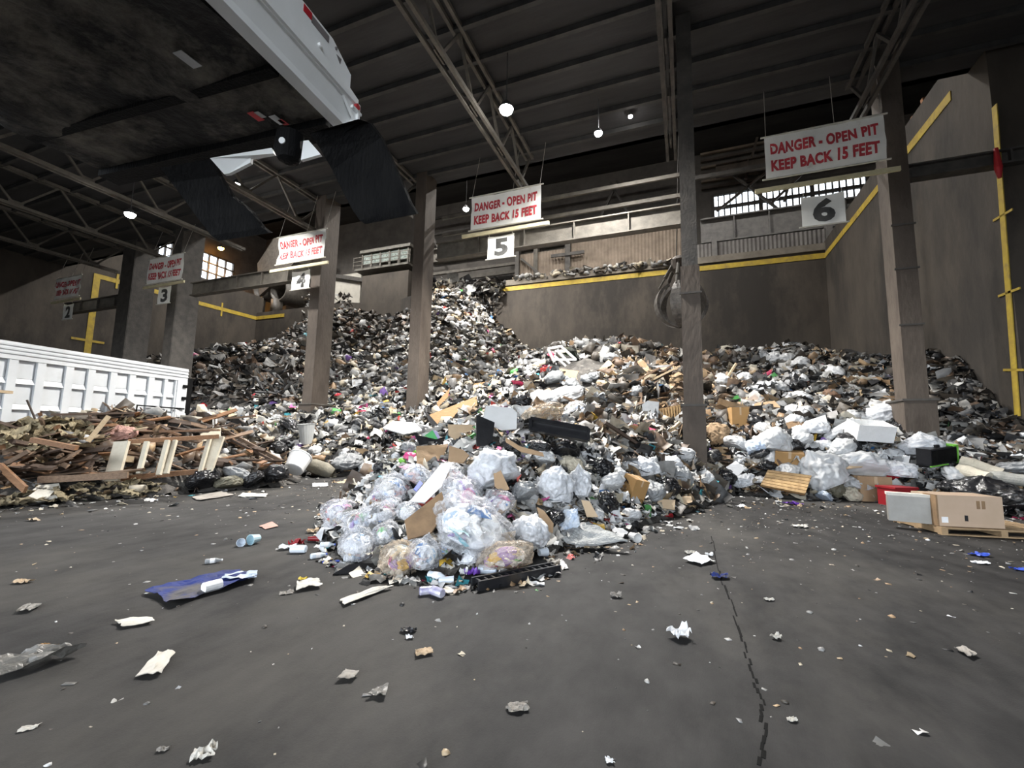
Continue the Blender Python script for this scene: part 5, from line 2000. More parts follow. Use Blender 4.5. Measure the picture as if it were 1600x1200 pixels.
t3.rotation_euler = (0, 0, math.radians(-12))
lp('sheet', box(0, .66, 0, .22, 0, .50), mat('wrapped_grey', (.30, .29, .27), (.24, .23, .21), 3, .35), t3)
lp('cap', box(-.01, .66, -.01, .23, .47, .52), MATS['paper'], t3)
# red container and red bag
t = thing('red_container', 'red plastic container right of the brown carton on the floor', 'container', on_z(1418, 792))
t.rotation_euler = (0, 0, TH + .1)
lp('body', box(-.3, .3, 0, .5, 0, .46), MATS['red_plastic'], t)
lp('rim', box(-.33, .33, -.03, .53, .43, .48), MATS['red_plastic'], t)
bag(1392, 738, 30, 24, 'red', 'small red plastic bag above the red container', RH) if mat('bag_red', (.55, .02, .04), (.4, .02, .03), 3, .35, .5, 6) else None
# suitcase with lime trim
p = hit(1476, 722)
p = pix(1476, 726, depth(p) - .45)
t = thing('suitcase', 'black soft case with lime green trim in front of the dark slope', 'suitcase', p)
t.rotation_euler = (.1, -.12, TH + .25)
lp('body', box(-.5, .5, 0, .34, 0, .46), MATS['black_plastic'], t)
lp('lid_panel', box(-.45, .45, -.02, .0, .05, .41), blk, t)
lp('trim', box(-.52, .52, -.025, .02, -.01, .02), MATS['lime_plastic'], t)
lp('trim', box(.49, .52, -.025, .36, 0, .48), MATS['lime_plastic'], t)
lp('handle', box(-.12, .12, .1, .16, .46, .53), MATS['black_plastic'], t)
lp('trim', box(.34, .52, -.025, .36, .45, .49), MATS['lime_plastic'], t)
# carpet rolls
mat('carpet_cream', (.55, .51, .42), (.46, .42, .34), 6, .9, .4, 30)
mat('carpet_grey', (.27, .27, .25), (.2, .2, .185), 6, .9, .4, 30)
for (x0, y0, x1, y1, r, m, l) in ((1500, 722, 1565, 742, .17, 'carpet_cream', 'upper cream carpet roll pointing at the right edge'), (1498, 735, 1545, 748, .16, 'carpet_cream', 'lower cream carpet roll under the other'), (1548, 746, 1610, 752, .15, 'carpet_grey', 'grey carpet roll at the right edge')):
    a, b = hit(x0, y0 + 6), hit(x1, y1 + 6)
    a = pix(x0, y0, depth(a) - .3)
    b = pix(x1, y1, depth(a) - .6)
    t = put('carpet_roll', *tube([a, a.lerp(b, .3) + Vector((0, 0, .02)), a.lerp(b, .7), b], [r, r * 1.06, r * .95, r], 16), MATS[m], label=l, cat='carpet', smooth=False)
    d_ = (b - a).normalized()
    put('roll_core', *tube([b - d_ * .02, b + d_ * .012], r * .5, 12), MATS['paper_dirty'], t)
# ------------------------------------------------------------------ timber heap
mat('plank_brown', (.13, .08, .05), (.21, .14, .09), 5, .7, .25, 10, jitter=.35, stretch=(1, 6, 6))
mat('plank_red', (.20, .10, .05), (.28, .15, .075), 5, .65, .25, 10, jitter=.2, stretch=(1, 6, 6))
mat('plank_dark', (.06, .04, .03), (.10, .065, .045), 5, .75, .25, 10, jitter=.3, stretch=(1, 6, 6))
mat('plank_pale', (.48, .38, .25), (.40, .30, .19), 5, .75, .2, 10, jitter=.15, stretch=(1, 6, 6))
mat('cream_paintwood', (.62, .57, .46), (.52, .46, .36), 3, .6, .2, 12)
mat('insulation', (.44, .37, .24), (.34, .28, .18), 4, .95, .9, 14, jitter=.2)
mat('plaster', (.66, .63, .56), (.56, .53, .46), 4, .8, .3, 10, jitter=.1)
mat('pink_insulation', (.55, .33, .28), (.45, .26, .22), 4, .95, .7, 14)
def plank_mesh(l, w, h, seed):
    V, F = box(-l, l, -w, w, -h, h)
    r = random.Random(seed)
    V = [(x + r.uniform(-.09, .09) * l, y + r.uniform(-.12, .12) * w, z) for x, y, z in V]
    me = mesh('plank', V, F)
    return me


PLK = [plank_mesh(1, w, h, i) for i, (w, h) in enumerate(((.05, .012), (.035, .02), (.07, .01), (.045, .03), (.09, .012)))]
wood_poly = [(0, 655), (120, 650), (300, 655), (380, 690), (430, 718), (300, 745), (160, 745), (0, 760)]
kinds = ['plank_brown'] * 5 + ['plank_red'] * 2 + ['plank_dark'] * 3 + ['plank_pale']
WL = {'plank_brown': 'brown splintered board in the timber heap', 'plank_red': 'reddish board in the timber heap', 'plank_dark': 'dark stained board in the timber heap', 'plank_pale': 'pale raw board in the timber heap'}


def plank(p, l, rz, tx, ty, mt, label, group, th=1.0, me=None):
    o = bpy.data.objects.new('plank', with_mat(me or rnd.choice(PLK), mt))
    o.location = p
    o.rotation_euler = (tx, ty, rz)
    o.scale = (l, l * .75 + .35 * th, th * 1.4)
    COL.objects.link(o)
    return tag(o, label, 'plank', group)


for (x, y) in pts_in(wood_poly, 210):
    if 172 < x < 352 and 684 < y < 756 and rnd.random() < .8:
        continue
    p = hit(x, y) + Vector((0, 0, .06))
    k = rnd.choice(kinds)
    l = rnd.uniform(.45, 1.25)
    gn = gnormal(p.x, p.y)
    o_ = plank(p, l, TH + rnd.gauss(0, .6), rnd.gauss(0, .3) + .35, rnd.gauss(0, .2), k, WL[k], k.replace('plank_', '') + ' boards of the timber heap')
    RELAB.append((o_, WL[k].split(' in ')[0], x, y))


def plank2(a, b, w, h, mt, label, name='plank', zc=None, lift=.1, cat='plank'):
    pa_, pb_ = hit(*a), hit(*b)
    za, zb2 = (zc if zc else (min(depth(pa_), 14), min(depth(pb_), 14)))
    A, B = pix(*a, za - lift), pix(*b, zb2 - lift)
    V, F = bar(A, B, w, h)
    return put(name, V, F, MATS[mt], label=label, cat=cat)


plank2((137, 690), (170, 650), .14, .10, 'plank_pale', 'thick tan board leaning up against the trailer', zc=(10.6, 10.9), lift=0)
plank2((-10, 735), (45, 705), .16, .08, 'plank_brown', 'brown board slanting up at the left edge of the timber heap', zc=(9.0, 9.3), lift=0)
plank2((0, 728), (40, 765), .05, .14, 'plank_red', 'dark red board slanting down at the left edge of the timber heap', zc=(9.0, 8.7), lift=0)
plank2((318, 655), (440, 720), .12, .08, 'plank_brown', 'upper of two long brown boards sloping down right of the cream frame', zc=(13.3, 13.5), lift=0)
plank2((322, 668), (432, 722), .10, .06, 'plank_dark', 'lower dark board under the long sloping brown one', zc=(13.2, 13.3), lift=0)
plank2((380, 735), (440, 722), .10, .10, 'plank_red', 'orange board lying at the right tip of the timber heap', zc=(13.0, 13.4), lift=0)
plank2((250, 674), (343, 672), .10, .05, 'plank_red', 'bright orange board lying above the cream frame', zc=(11.2, 11.5), lift=0)
plank2((350, 654), (400, 650), .10, .06, 'plank_brown', 'thin brown board pointing right at the trailer end', zc=(14, 14.5), lift=0)
plank2((50, 687), (120, 700), .2, .10, 'plank_red', 'broad reddish beam across the left timber heap', zc=(9.6, 9.9), lift=0)
plank2((60, 750), (200, 742), .10, .14, 'plank_brown', 'low brown beam at the front of the timber heap', zc=(9.3, 9.9), lift=0)
plank2((42, 625), (55, 655), .03, .03, 'plank_dark', 'thin dark rod sticking up in front of the trailer', zc=(10.4, 10.4), lift=0)
plank2((80, 648), (220, 645), .25, .05, 'plank_dark', 'wide dark board along the top of the timber heap', zc=(10.9, 12.0), lift=0)
plank2((-10, 611), (13, 613), .2, .06, 'plank_pale', 'end of an orange board at the far left edge before the trailer', zc=(9.5, 9.8), lift=0)
# cream frame with mullions
fz = lambda x: depth(hit(x, 748)) - .25
t = thing('window_frame', 'cream painted wooden frame with open bays leaning on the timber heap', 'frame', pix(180, 752, depth(hit(180, 748)) - .3))
fr = [((191, 690), (174, 752), .34, 'stile'), ((342, 682), (322, 738), .30, 'stile'), ((200, 690), (342, 682), .10, 'top_rail'), ((188, 748), (325, 735), .12, 'bottom_rail'),
      ((230, 690), (217, 740), .10, 'mullion'), ((262, 688), (248, 742), .10, 'mullion'), ((273, 688), (259, 740), .12, 'mullion'), ((328, 684), (313, 737), .09, 'mullion')]
for (a, b, w, nm) in fr:
    za, zb2 = fz(a[0]) + .1, fz(b[0]) - .15
    V, F = bar(pix(*a, za), pix(*b, zb2), w, .07, -FWD)
    put(nm, V, F, MATS['cream_paintwood' if nm != 'top_rail' and nm != 'bottom_rail' else 'plank_red'], t)
sheet('plaster_sheet', [(300, 678), (345, 668), (345, 684), (305, 692)], 'cream_paintwood', 'cream board lying on top of the frame', 'board', .7, 0, .04, .2)
V4 = [((50, 690), (62, 675), (75, 690), (80, 705), (62, 706)), ((0, 640), (20, 640), (38, 648), (20, 654), (0, 650)), ((40, 778), (60, 764), (96, 768), (90, 778), (60, 784)),
      ((135, 705), (150, 700), (165, 722), (150, 720)), ((35, 655), (70, 648), (72, 655), (50, 662)), ((60, 758), (92, 755), (95, 764), (50, 766))]
for i, c in enumerate(V4):
    l = ['white plaster shard in the upper left of the timber heap', 'white plaster sheet at the far left edge under the trailer', 'broken white plaster slab on the floor at the left front', 'small white plaster piece left of the cream frame',
         'thin white plaster strip below the trailer', 'white plaster slab behind the broken one at the left front'][i]
    sheet('plaster_shard', list(c), 'plaster', l, 'plaster', .7, 0, .03, .25, 'plaster shards')
for (poly, n, mt, lo, hi, l, g_) in (([(0, 770), (150, 755), (260, 750), (230, 770), (90, 782), (0, 788)], 40, 'insulation', 14, 34, 'torn yellow insulation lump along the front of the timber heap', 'insulation lumps'),
                                    ([(0, 665), (90, 660), (160, 690), (60, 710), (0, 690)], 34, 'insulation', 24, 64, 'yellowish insulation lump in the upper left timber heap', 'upper insulation lumps'),
                                    ([(170, 650), (240, 650), (235, 668), (180, 668)], 8, 'insulation', 14, 28, 'fibrous insulation lump below the trailer middle', 'middle insulation lumps')):
    for (x, y) in pts_in(poly, n):
        w = rnd.uniform(lo, hi)
        MATS['bag_ins'] = MATS['insulation']
        o = bag(x, y, w, w * rnd.uniform(.35, .6), 'ins', l, g_, 'insulation_lump', rnd.uniform(-.4, .4), 'insulation')
        o.data = with_mat(rnd.choice(CRUMP), 'insulation')
        RELAB.append((o, ' '.join(l.split()[:3]), x, y))
MATS['bag_pinkins'] = MATS['pink_insulation']
bag(190, 678, 40, 26, 'pinkins', 'pinkish insulation lump left above the cream frame', None, 'insulation_lump', 0, 'insulation')
bag(228, 674, 14, 12, 'pinkins', 'small pink insulation puff above the cream frame', None, 'insulation_lump', 0, 'insulation')
# bucket, concrete log, grey bin, flat tray
def lathe(name, label, cat, base, axis, prof, m, n=18, group=None, parts=()):
    a = Vector(axis).normalized()
    s = a.cross(UP)
    if s.length < 1e-3:
        s = Vector((1, 0, 0))
    s.normalize()
    b = a.cross(s)
    V, F = [], []
    for h, r in prof:
        for k in range(n):
            an = 2 * math.pi * k / n
            V.append(Vector(base) + a * h + (s * math.cos(an) + b * math.sin(an)) * r)
    for i in range(len(prof) - 1):
        for k in range(n):
            F.append((i * n + k, i * n + (k + 1) % n, (i + 1) * n + (k + 1) % n, (i + 1) * n + k))
    F.append(tuple(range(n))[::-1])
    F.append(tuple((len(prof) - 1) * n + k for k in range(n)))
    return put(name, V, F, m if not isinstance(m, str) else MATS[m], label=label, cat=cat, group=group, smooth=False)


mat('white_plastic', (.74, .74, .74), (.68, .68, .68), 3, .4)
mat('clear_plastic', (.55, .62, .70), (.70, .74, .80), 4, .2)
p = hit(457, 750)
lathe('bucket', 'white plastic bucket lying on its side at the litter edge', 'bucket', p + Vector((0, 0, .3)), (-.15, .5, .55), [(0, .26), (.02, .29), (.5, .34), (.52, .36), (.55, .36), (.55, .31), (.1, .25)], 'white_plastic')
a, b = hit(482, 738), hit(518, 742)
put('concrete_log', *tube([pix(480, 726, depth(a) - .2), pix(490, 728, depth(a) - .22), pix(508, 734, depth(a) - .28), pix(519, 740, depth(a) - .3)], [.17, .25, .25, .19], 14), MATS['concrete_lump'], label='rounded grey concrete log right of the white bucket', cat='concrete', smooth=True)
p = hit(479, 694)
lathe('waste_bin', 'pale grey bin standing in the litter below the broad left column', 'bin', p, (0, -.1, 1), [(0, .2), (.02, .24), (.8, .33), (.84, .35), (.84, .3), (.1, .2)], mat('bin_grey', (.42, .43, .43), (.36, .37, .37), 3, .5))
sheet('foam_tray', [(488, 755), (512, 754), (513, 764), (489, 764)], 'white_board', 'translucent flat tray on the floor below the concrete log', 'tray', 1.2, 0, .03, .02)
sheet('cardboard_sheet', [(526, 753), (546, 750), (550, 755), (530, 758)], 'cardboard_pale', 'flat brown carton on the floor right of the tray', 'cardboard', 1.2, 0, .03, .02, CB)
sheet('foam_sheet', [(598, 668), (614, 658), (648, 660), (660, 672), (630, 678)], 'white_board', 'pale flat sheet at the foot of the weathered brown column', 'board', .9, 0, .06, .2)
for (x, y, w, m, l) in ((640, 714, 20, 'pink', 'bright pink plastic lump left of the flattened carton'), (651, 708, 14, 'lime', 'lime green plastic lump above the pink one'), (612, 702, 10, 'pink', 'small magenta scrap in the litter left of the carton'),
                        (625, 690, 10, 'cyan', 'small sky blue scrap in the litter left of the carton'), (628, 722, 16, 'lime', 'dull green lump below the pink one'), (500, 700, 14, 'cream', 'cream lump in the litter below the broad column'),
                        (400, 620, 12, 'red', 'red rag high in the litter below the dark bank'), (318, 634, 10, 'red', 'red and yellow scrap near the trailer end'), (528, 619, 12, 'red', 'red scrap in the litter right of the broad column'),
                        (563, 641, 10, 'pink', 'pink scrap between the two left columns'), (966, 540, 12, 'red', 'red rag on top of the brown mound'), (1300, 617, 24, 'brown', 'round brown pot on the mound left of the pedestal column'),
                        (697, 597, 12, 'pink', 'pink scrap right of the weathered brown column')):
    if 'bag_' + m not in MATS:
        MATS['bag_' + m] = MATS.get(m + '_plastic') or mat('bag_' + m, (.16, .09, .05), (.12, .065, .04), 4, .7)
    bag(x, y, w, w * .8, m, l, None, 'plastic_scrap' if m != 'brown' else 'clay_pot', 0, 'scrap' if m != 'brown' else 'pot')
# boards in the brown mound and beside it
for i, (a, b, m) in enumerate((((1010, 598), (1062, 572), 'plank_pale'), ((1020, 590), (1058, 566), 'plank_brown'), ((1012, 578), (1050, 590), 'plank_pale'), ((1130, 600), (1150, 568), 'plank_pale'), ((1098, 582), (1140, 600), 'plank_brown'),
                               ((1095, 600), (1150, 612), 'plank_pale'), ((860, 590), (905, 600), 'plank_brown'), ((700, 560), (745, 585), 'plank_brown'), ((1108, 575), (1130, 590), 'plank_pale'), ((985, 600), (1030, 575), 'plank_brown'),
                               ((905, 655), (945, 690), 'plank_brown'), ((945, 660), (1005, 700), 'plank_dark'), ((1040, 680), (1062, 660), 'plank_pale'), ((880, 620), (930, 640), 'plank_brown'))):
    pa_, pb_ = hit(*a), hit(*b)
    d_ = min(depth(pa_), depth(pb_))
    V, F = bar(pix(*a, d_ - .15), pix(*b, d_ - .05), .16, .07)
    o_ = put('plank', V, F, MATS[m], label='loose board', cat='plank', group='boards in the brown mound')
    RELAB.append((o_, 'loose ' + m[6:] + ' board in brown mound', (a[0] + b[0]) / 2, (a[1] + b[1]) / 2))
for (c, l) in (([(855, 590), (868, 575), (905, 580), (900, 610), (868, 612)], 'crumpled tan carton on the brown mound above the front heap'), ([(1060, 565), (1100, 575), (1120, 590), (1090, 600)], 'tan carton right of the slender column on the mound'),
               ([(840, 615), (858, 606), (866, 616), (852, 622)], 'small tan carton piece left of the crumpled carton')):
    sheet('cardboard_sheet', c, 'cardboard', l, 'cardboard', .6, 0, .03, .15, CB)
t = thing('striped_chair', 'upturned white chair frame on the skyline of the brown mound', 'chair', hit(872, 565))
dz = depth(hit(872, 570)) - .3
for a, b in (((856, 545), (876, 541)), ((876, 541), (900, 562)), ((856, 545), (868, 570)), ((866, 556), (884, 572)), ((872, 550), (890, 568)), ((862, 562), (900, 562))):
    put('rail', *bar(pix(*a, dz), pix(*b, dz), .12, .1), MATS['white_plastic'], t)

# ------------------------------------------------------------------ bottles, cups, cans and scraps on the floor
def lying(px, py, ln, label, mt, ang, kind='bottle', r=.033, group='bottles and cans on the floor', cap=None):
    p = on_z(px, py, 0)
    d = (CRT * math.cos(ang) + Vector((FWD.x, FWD.y, 0)).normalized() * math.sin(ang))
    d.z = 0
    d.normalize()
    b = p - d * ln / 2 + Vector((0, 0, r))
    if kind == 'bottle':
        prof = [(0, r * .8), (.01, r), (ln * .35, r * .93), (ln * .62, r), (ln * .8, r * .55), (ln * .9, r * .36), (ln * .93, r * .36)]
    elif kind == 'can':
        prof = [(0, r * .85), (.008, r), (ln - .01, r), (ln, r * .82)]
    else:
        prof = [(0, r * .7), (ln * .95, r), (ln, r * 1.06), (ln, r * .98), (ln * .1, r * .68)]
    o = lathe(kind if kind != 'cup' else 'paper_cup', label, kind, b, d, prof, mt, 12, group)
    if kind == 'bottle':
        inv = o.matrix_basis.inverted()
        V, F = tube([b + d * ln * .92, b + d * ln], r * .42, 10)
        put('cap', V, F, MATS[cap or 'white_plastic'], o)
        V, F = tube([b + d * ln * .28, b + d * ln * .55], r * 1.01, 12, False)
        put('paper_label', V, F, MATS['paper_white'], o)
    return o


mat('can_purple', (.36, .34, .58), (.70, .70, .78), 9, .25, metal=.3)
lying(684, 907, .24, 'dented clear bottle with red cap in front of the heap', 'clear_plastic', -.4, r=.045, cap='red_plastic')
lying(697, 912, .16, 'clear tumbler beside the red-capped bottle', 'clear_plastic', .1, 'cup', .04)
lying(668, 929, .16, 'purple-white can, left of the frontmost pair', 'can_purple', .4, 'can', .04)
lying(683, 932, .16, 'crushed purple-white can, right of the frontmost pair', 'can_purple', -.7, 'can', .045)
lying(762, 897, .22, 'white and blue tin leaning at the black slatted strip', 'bag_blue', -.2, 'can', .05)
lying(848, 870, .12, 'clear cup at the right end of the beige bag', 'clear_plastic', .6, 'cup', .06)
lying(334, 880, .18, 'small dark bottle lying alone above the blue tarp', 'bag_grey', .5, r=.03)
lying(397, 850, .14, 'pale blue cup lying open towards the camera', mat('cup_pale', (.5, .68, .74), (.44, .6, .68), 3, .4), -1.9, 'cup', .07)
lying(377, 853, .1, 'crushed clear cup left of the pale blue cup', 'clear_plastic', -1.2, 'cup', .055)
lying(490, 846, .16, 'red-ended white cup at the left of the heap', 'red_plastic', .2, 'cup', .04)
lying(466, 864, .2, 'clear clamshell tube left of the heap', 'clear_plastic', .1, 'can', .05)
lying(512, 856, .2, 'blue-labelled clear bottle at the left foot of the heap', 'clear_plastic', .3, r=.04, cap='blue_plastic')
lying(498, 872, .2, 'flattened clear bottle left of the drooping bag', 'clear_plastic', .7, r=.035, cap='blue_plastic')
lying(526, 836, .18, 'white-labelled bottle under the leftmost bag', 'clear_plastic', .2, r=.045)
lying(991, 846, .2, 'white foam cup standing alone right of the grey quilted sheet', 'foam', -1.3, 'cup', .07)
lying(517, 879, .2, 'blue straw-like tube under the drooping bag', 'blue_plastic', .4, 'can', .012)
lying(550, 877, .2, 'bottle with blue label under the drooping bag', 'clear_plastic', .2, r=.04, cap='blue_plastic')
lying(1190 + 208, 770, .2, 'dark bottle by the red container', 'bag_grey', .2, r=.05)


def floor_bag(px, py, w, h, mn, label, nm='crumpled_paper', cat='paper', group='scraps on the floor'):
    p = on_z(px, py + h * .3, 0)
    zc = depth(p)
    o = bpy.data.objects.new(nm, with_mat(rnd.choice(CRUMP), mn))
    rx, rz = w * zc / FPX / 2, h * zc / FPX / 2
    o.location = p + Vector((0, 0, rz * .5))
    o.scale = (rx, rx * .7, rz)
    o.rotation_euler = (0, 0, TH + rnd.uniform(-.4, .4))
    COL.objects.link(o)
    return tag(o, label, cat, group)


for a in ((700, 883, 32, 26, 'paper', 'crumpled beige paper at the front of the heap'), (722, 872, 20, 16, 'purple_plastic', 'dark purple wrapper behind the beige paper', 'wrapper', 'wrapper'),
          (737, 892, 24, 24, 'purple_plastic', 'purple and white wrapper left of the tin', 'wrapper', 'wrapper'), (724, 893, 14, 20, 'paper_white', 'white cup bottom beside the purple wrapper'),
          (464, 848, 22, 20, 'red_plastic', 'red-printed white bag end left of the heap', 'wrapper', 'wrapper'), (450, 854, 24, 14, 'paper_white', 'white napkin left of the red-printed wrapper'),
          (488, 829, 18, 12, 'cardboard_pale', 'orange-brown wrapper left of the front heap', 'wrapper', 'wrapper'), (473, 904, 12, 10, 'yellow_plastic', 'yellow ball on the floor beside the torn paper', 'ball', 'ball'),
          (318, 1173, 34, 30, 'paper', 'crumpled white tissue at the lower left of the picture'), (1062, 987, 34, 34, 'paper_white', 'folded white paper standing alone on the floor right of the heap'),
          (1078, 862, 16, 10, 'paper', 'small curled paper right of the foam cup'), (1108, 866, 12, 10, 'paper_white', 'small white scrap at the head of the floor joint'), (1125, 899, 26, 16, 'tarp_blue', 'dark blue glove on the floor joint', 'glove', 'glove'),
          (1043, 806, 18, 10, 'red_plastic', 'red crushed wrapper right of the front heap', 'wrapper', 'wrapper'), (962, 929, 18, 14, 'paper_dirty', 'dirty crumpled tissue on the open floor'), (1213, 994, 16, 14, 'paper', 'pinkish paper scrap on the right floor'),
          (1530, 866, 26, 8, 'blue_plastic', 'blue glove on the floor in front of the pallet', 'glove', 'glove'), (1594, 889, 20, 8, 'blue_plastic', 'blue glove at the right picture edge', 'glove', 'glove'), (1532, 878, 24, 8, 'paper_white', 'white paper strip below the blue glove'),
          (1240, 786, 26, 8, 'purple_plastic', 'purple scrap at the foot of the right-hand heap', 'plastic_scrap', 'scrap'), (1250, 821, 22, 10, 'paper', 'white rag on the floor before the right-hand heap'), (72, 1010, 22, 12, 'cardboard_orange', 'orange crushed box above the grey film at left'),
          (35, 908, 22, 10, 'cardboard_pale', 'pale orange card at the left floor'), (638, 983, 24, 14, 'black_plastic', 'dark crumpled leaf on the floor below the cans'), (640, 995, 12, 10, 'paper_white', 'tiny white scrap under the dark crumpled leaf'),
          (810, 1103, 36, 16, 'paper_dirty', 'grey shredded scrap in the lower middle of the floor'), (953, 1188, 14, 12, 'paper_white', 'white scrap at the bottom picture edge'), (1238, 1123, 16, 10, 'paper', 'white scrap at the lower right floor'),
          (447, 925, 20, 8, 'paper_dirty', 'flat ring scrap left of the torn paper'), (905, 852, 14, 12, 'foam', 'small foam piece in front of the quilted sheet'), (985, 818, 12, 10, 'foam', 'small foam crumb right of the quilted sheet'),
          (920, 813, 36, 18, 'foam', 'foam block resting on the quilted sheet'), (1158, 790, 14, 8, 'paper_white', 'white scrap left of the shiny black bag'), (1202, 936, 14, 8, 'paper', 'grey scrap right of the floor joint'),
          (45, 1137, 22, 7, 'paper', 'pale scrap at the lower left edge'), (255, 1170, 16, 10, 'paper_dirty', 'faint torn scrap left of the crumpled tissue')):
    floor_bag(*a)


def floor_sheet(c, mt, label, nm='paper_sheet', cat='paper', bend=.015, thick=.004, group='flat scraps on the floor', m=8):
    P = [on_z(x, y, .012) for x, y in c]
    V, F = [], []
    sd = rnd.uniform(0, 60)
    for i in range(m + 1):
        for j in range(m + 1):
            u, v = i / m, j / m
            q = P[0].lerp(P[1], u).lerp(P[3].lerp(P[2], u), v)
            e = .06 * (P[1] - P[0]).length
            q = q + Vector((e * noise.noise(Vector((u * 4, v * 4, sd))), e * noise.noise(Vector((u * 4, v * 4, sd + 9))), 0))
            q.z += bend * (1.0 + noise.noise(Vector((u * 3.5, v * 3.5, sd))) + .6 * noise.noise(Vector((u * 8, v * 8, sd))))
            V.append(q)
    for i in range(m):
        for j in range(m):
            a = i * (m + 1) + j
            F.append((a, a + 1, a + m + 2, a + m + 1))
    k = len(V)
    V += [v - Vector((0, 0, thick)) for v in V]
    F += [tuple(x + k for x in f[::-1]) for f in F]
    return put(nm, V, F, MATS[mt], label=label, cat=cat, group=group)


floor_sheet([(228, 925), (372, 893), (400, 905), (270, 948)], 'tarp_blue', 'crumpled dark blue plastic sheet on the left floor', 'plastic_sheet', 'plastic sheet', .035, .004, None, 14)
a, b = on_z(318, 919, .07), on_z(345, 912, .07)
put('paper_roll', *tube([a, b], .05, 14), MATS['paper_white'], label='white paper roll lying on the blue sheet', cat='roll')
floor_sheet([(345, 910), (352, 902), (402, 897), (400, 908)], 'bag_blue', 'pale crinkled film end on the blue sheet', 'film_end', 'film', .04, .004, None)
floor_sheet([(179, 971), (236, 965), (241, 973), (192, 981)], 'paper', 'torn pale paper rectangle below the blue sheet')
floor_sheet([(213, 1058), (247, 1021), (276, 1020), (252, 1055)], 'paper', 'dirty slanted paper sheet on the lower left floor')
floor_sheet([(-20, 1042), (90, 1020), (132, 1020), (-20, 1072)], 'grey_film', 'long grey crumpled film strip at the left edge', 'film_strip', 'film', .05, .004, None, 12)
floor_sheet([(532, 938), (590, 918), (615, 918), (536, 947)], 'paper', 'long torn white paper strip in front of the heap')
floor_sheet([(606, 902), (628, 898), (624, 908), (608, 916)], 'paper', 'small torn paper at the end of the long strip')
floor_sheet([(463, 913), (498, 909), (503, 918), (463, 924)], 'paper', 'crumpled paper beside the yellow ball', bend=.03)
floor_sheet([(649, 1016), (674, 1013), (677, 1021), (650, 1027)], 'cardboard_pale', 'small beige card on the open floor')
floor_sheet([(525, 1063), (540, 1049), (561, 1052), (552, 1062)], 'paper_dirty', 'brownish leaf-like scrap in the lower middle floor')
floor_sheet([(573, 1088), (590, 1076), (607, 1072), (602, 1090)], 'grey_film', 'thin grey film scrap in the lower middle floor')
floor_sheet([(1490, 1014), (1505, 1012), (1527, 1024), (1515, 1028)], 'paper_dirty', 'beige card strip on the right floor')
floor_sheet([(1067, 876), (1088, 866), (1117, 878), (1095, 884)], 'paper_white', 'white curled paper strip right of the foam cup', bend=.03)
floor_sheet([(300, 777), (345, 768), (365, 774), (310, 783)], 'paper_dirty', 'flattened grey card below the black bag at left')
floor_sheet([(372, 776), (380, 770), (418, 772), (415, 777)], 'paper', 'pale flat card below the olive sack')
floor_sheet([(25, 957), (40, 946), (67, 944), (50, 955)], 'grey_film', 'dark curled strip on the left floor')
floor_sheet([(405, 822), (425, 815), (435, 822), (415, 827)], 'pink_insulation', 'faint pink smear of paper on the left floor', bend=.004)

# fine litter nobody could count, on the open floor
n = 2600
xs_, ys_ = nrg.uniform(-11, 9.5, n * 4), nrg.uniform(1.2, 13.5, n * 4)
zz = height(xs_, ys_)
d0 = np.hypot(xs_ + 1, ys_ - 8)
keep = (zz < .02) & (nrg.uniform(0, 1, n * 4) < .12 + .6 * np.exp(-((ys_ - 11) / 4) ** 2))
P = np.c_[xs_, ys_, np.zeros(n * 4)][keep][:n]
n = len(P)
scraps('floor_crumbs', 'tiny pale crumbs and flakes strewn over the dark floor', P, sizes(n, .006, .035, 3.0), {'chip': 3, 'shard': 4, 'leaf': 2}, {'white': 3, 'cream': 3, 'grey': 3, 'tan': 2, 'mud': 3, 'black': 2}, .25, 'scrap', .1)
n = 900
edge_pts = []
for (a, b) in zip(FRONT[:-1], FRONT[1:]):
    for _ in range(30):
        q = on_z(a[0] + (b[0] - a[0]) * rnd.random(), a[1] + (b[1] - a[1]) * rnd.random() + abs(rnd.gauss(0, 8)))
        edge_pts.append((q.x, q.y, 0.0))
P = np.array(edge_pts)
n = len(P)
scraps('edge_crumbs', 'small scraps lying along the foot of the heaps', P, sizes(n, .015, .09, 2.0), {'wad': 4, 'sheet': 4, 'shard': 2, 'leaf': 2}, {'white': 4, 'cream': 2, 'grey': 2, 'tan': 2, 'mud': 1, 'black': 2, 'colour': .4}, .4, 'scrap', .15)

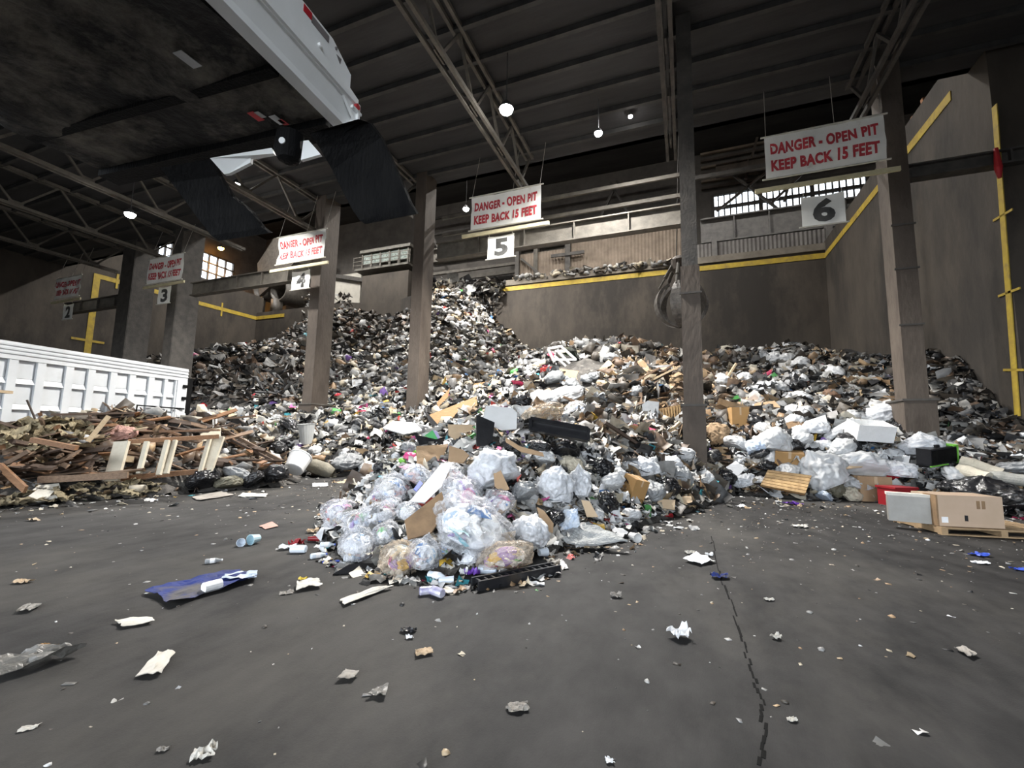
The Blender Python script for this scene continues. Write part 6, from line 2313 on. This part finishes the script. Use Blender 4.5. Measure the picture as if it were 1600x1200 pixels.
# ------------------------------------------------------------------ labels that single out each of the many
LAND = [('grey bin', 479, 680), ('white bucket', 457, 740), ('concrete log', 500, 732), ('broad left column', 482, 630), ('weathered brown column', 645, 630), ('trailer end', 292, 625), ('bright pink lump', 640, 714),
        ('flattened carton', 675, 715), ('cream frame', 262, 715), ('glossy black floor bag', 317, 749), ('olive sack', 358, 755), ('shiny grey bag', 545, 722), ('pale flat sheet', 630, 668), ('thick leaning tan board', 153, 670),
        ('left picture edge', 0, 700), ('broken plaster slab', 65, 775), ('pink insulation', 190, 678), ('upper plaster shard', 65, 690), ('upright tan box', 1157, 662), ('open foam box', 1366, 676), ('long white sack', 1285, 738),
        ('slat panel', 1228, 755), ('closed floor carton', 1366, 764), ('red container', 1418, 775), ('pedestal', 1437, 660), ('lime-trimmed case', 1476, 710), ('slender column', 1083, 650), ('folded open cardboard', 1195, 643),
        ('brown pot', 1300, 617), ('brown paper sack', 1118, 678), ('large black bag', 1540, 768), ('black tray', 874, 672), ('standing black board', 758, 672), ('wavy quilted sheet', 920, 838), ('torn brown carton', 990, 768),
        ('largest clear bag', 737, 822), ('stained cardboard', 665, 805), ('white corrugated board', 675, 755), ('big white bag', 772, 738), ('slatted strip', 805, 900), ('wooden crate side', 1045, 652), ('hanging grey film', 1016, 655),
        ('upturned chair frame', 876, 556), ('red mound rag', 966, 540), ('crumpled tan carton', 880, 595), ('flat white board', 1366, 638), ('leftmost clear bag', 530, 802), ('brown-stained bag', 627, 872), ('hanging film', 868, 760)]
ORD = ['nearest', 'second nearest', 'third nearest', 'fourth nearest', 'fifth nearest', 'sixth nearest', 'seventh nearest', 'eighth nearest', 'ninth nearest', 'tenth nearest', 'eleventh nearest', 'twelfth nearest',
       'thirteenth nearest', 'fourteenth nearest', 'fifteenth nearest', 'sixteenth nearest', 'seventeenth nearest', 'eighteenth nearest', 'nineteenth nearest', 'twentieth nearest']
DIRS = ['right of', 'below right of', 'below', 'below left of', 'left of', 'above left of', 'above', 'above right of']
bkt = {}
for (o_, d_, x, y) in RELAB:
    L_ = min(LAND, key=lambda q: (q[1] - x) ** 2 + (q[2] - y) ** 2)
    an = math.atan2(y - L_[2], x - L_[1])
    bkt.setdefault((d_, L_[0], DIRS[int(round(an / (math.pi / 4))) % 8]), []).append(((L_[1] - x) ** 2 + (L_[2] - y) ** 2, o_))
for (d_, l_, w_), lst in bkt.items():
    lst.sort(key=lambda q: q[0])
    for i, (_, o_) in enumerate(lst):
        o_['label'] = '%s %s the %s%s' % (d_, w_, l_, (', ' + ORD[min(i, 19)]) if len(lst) > 1 else '')
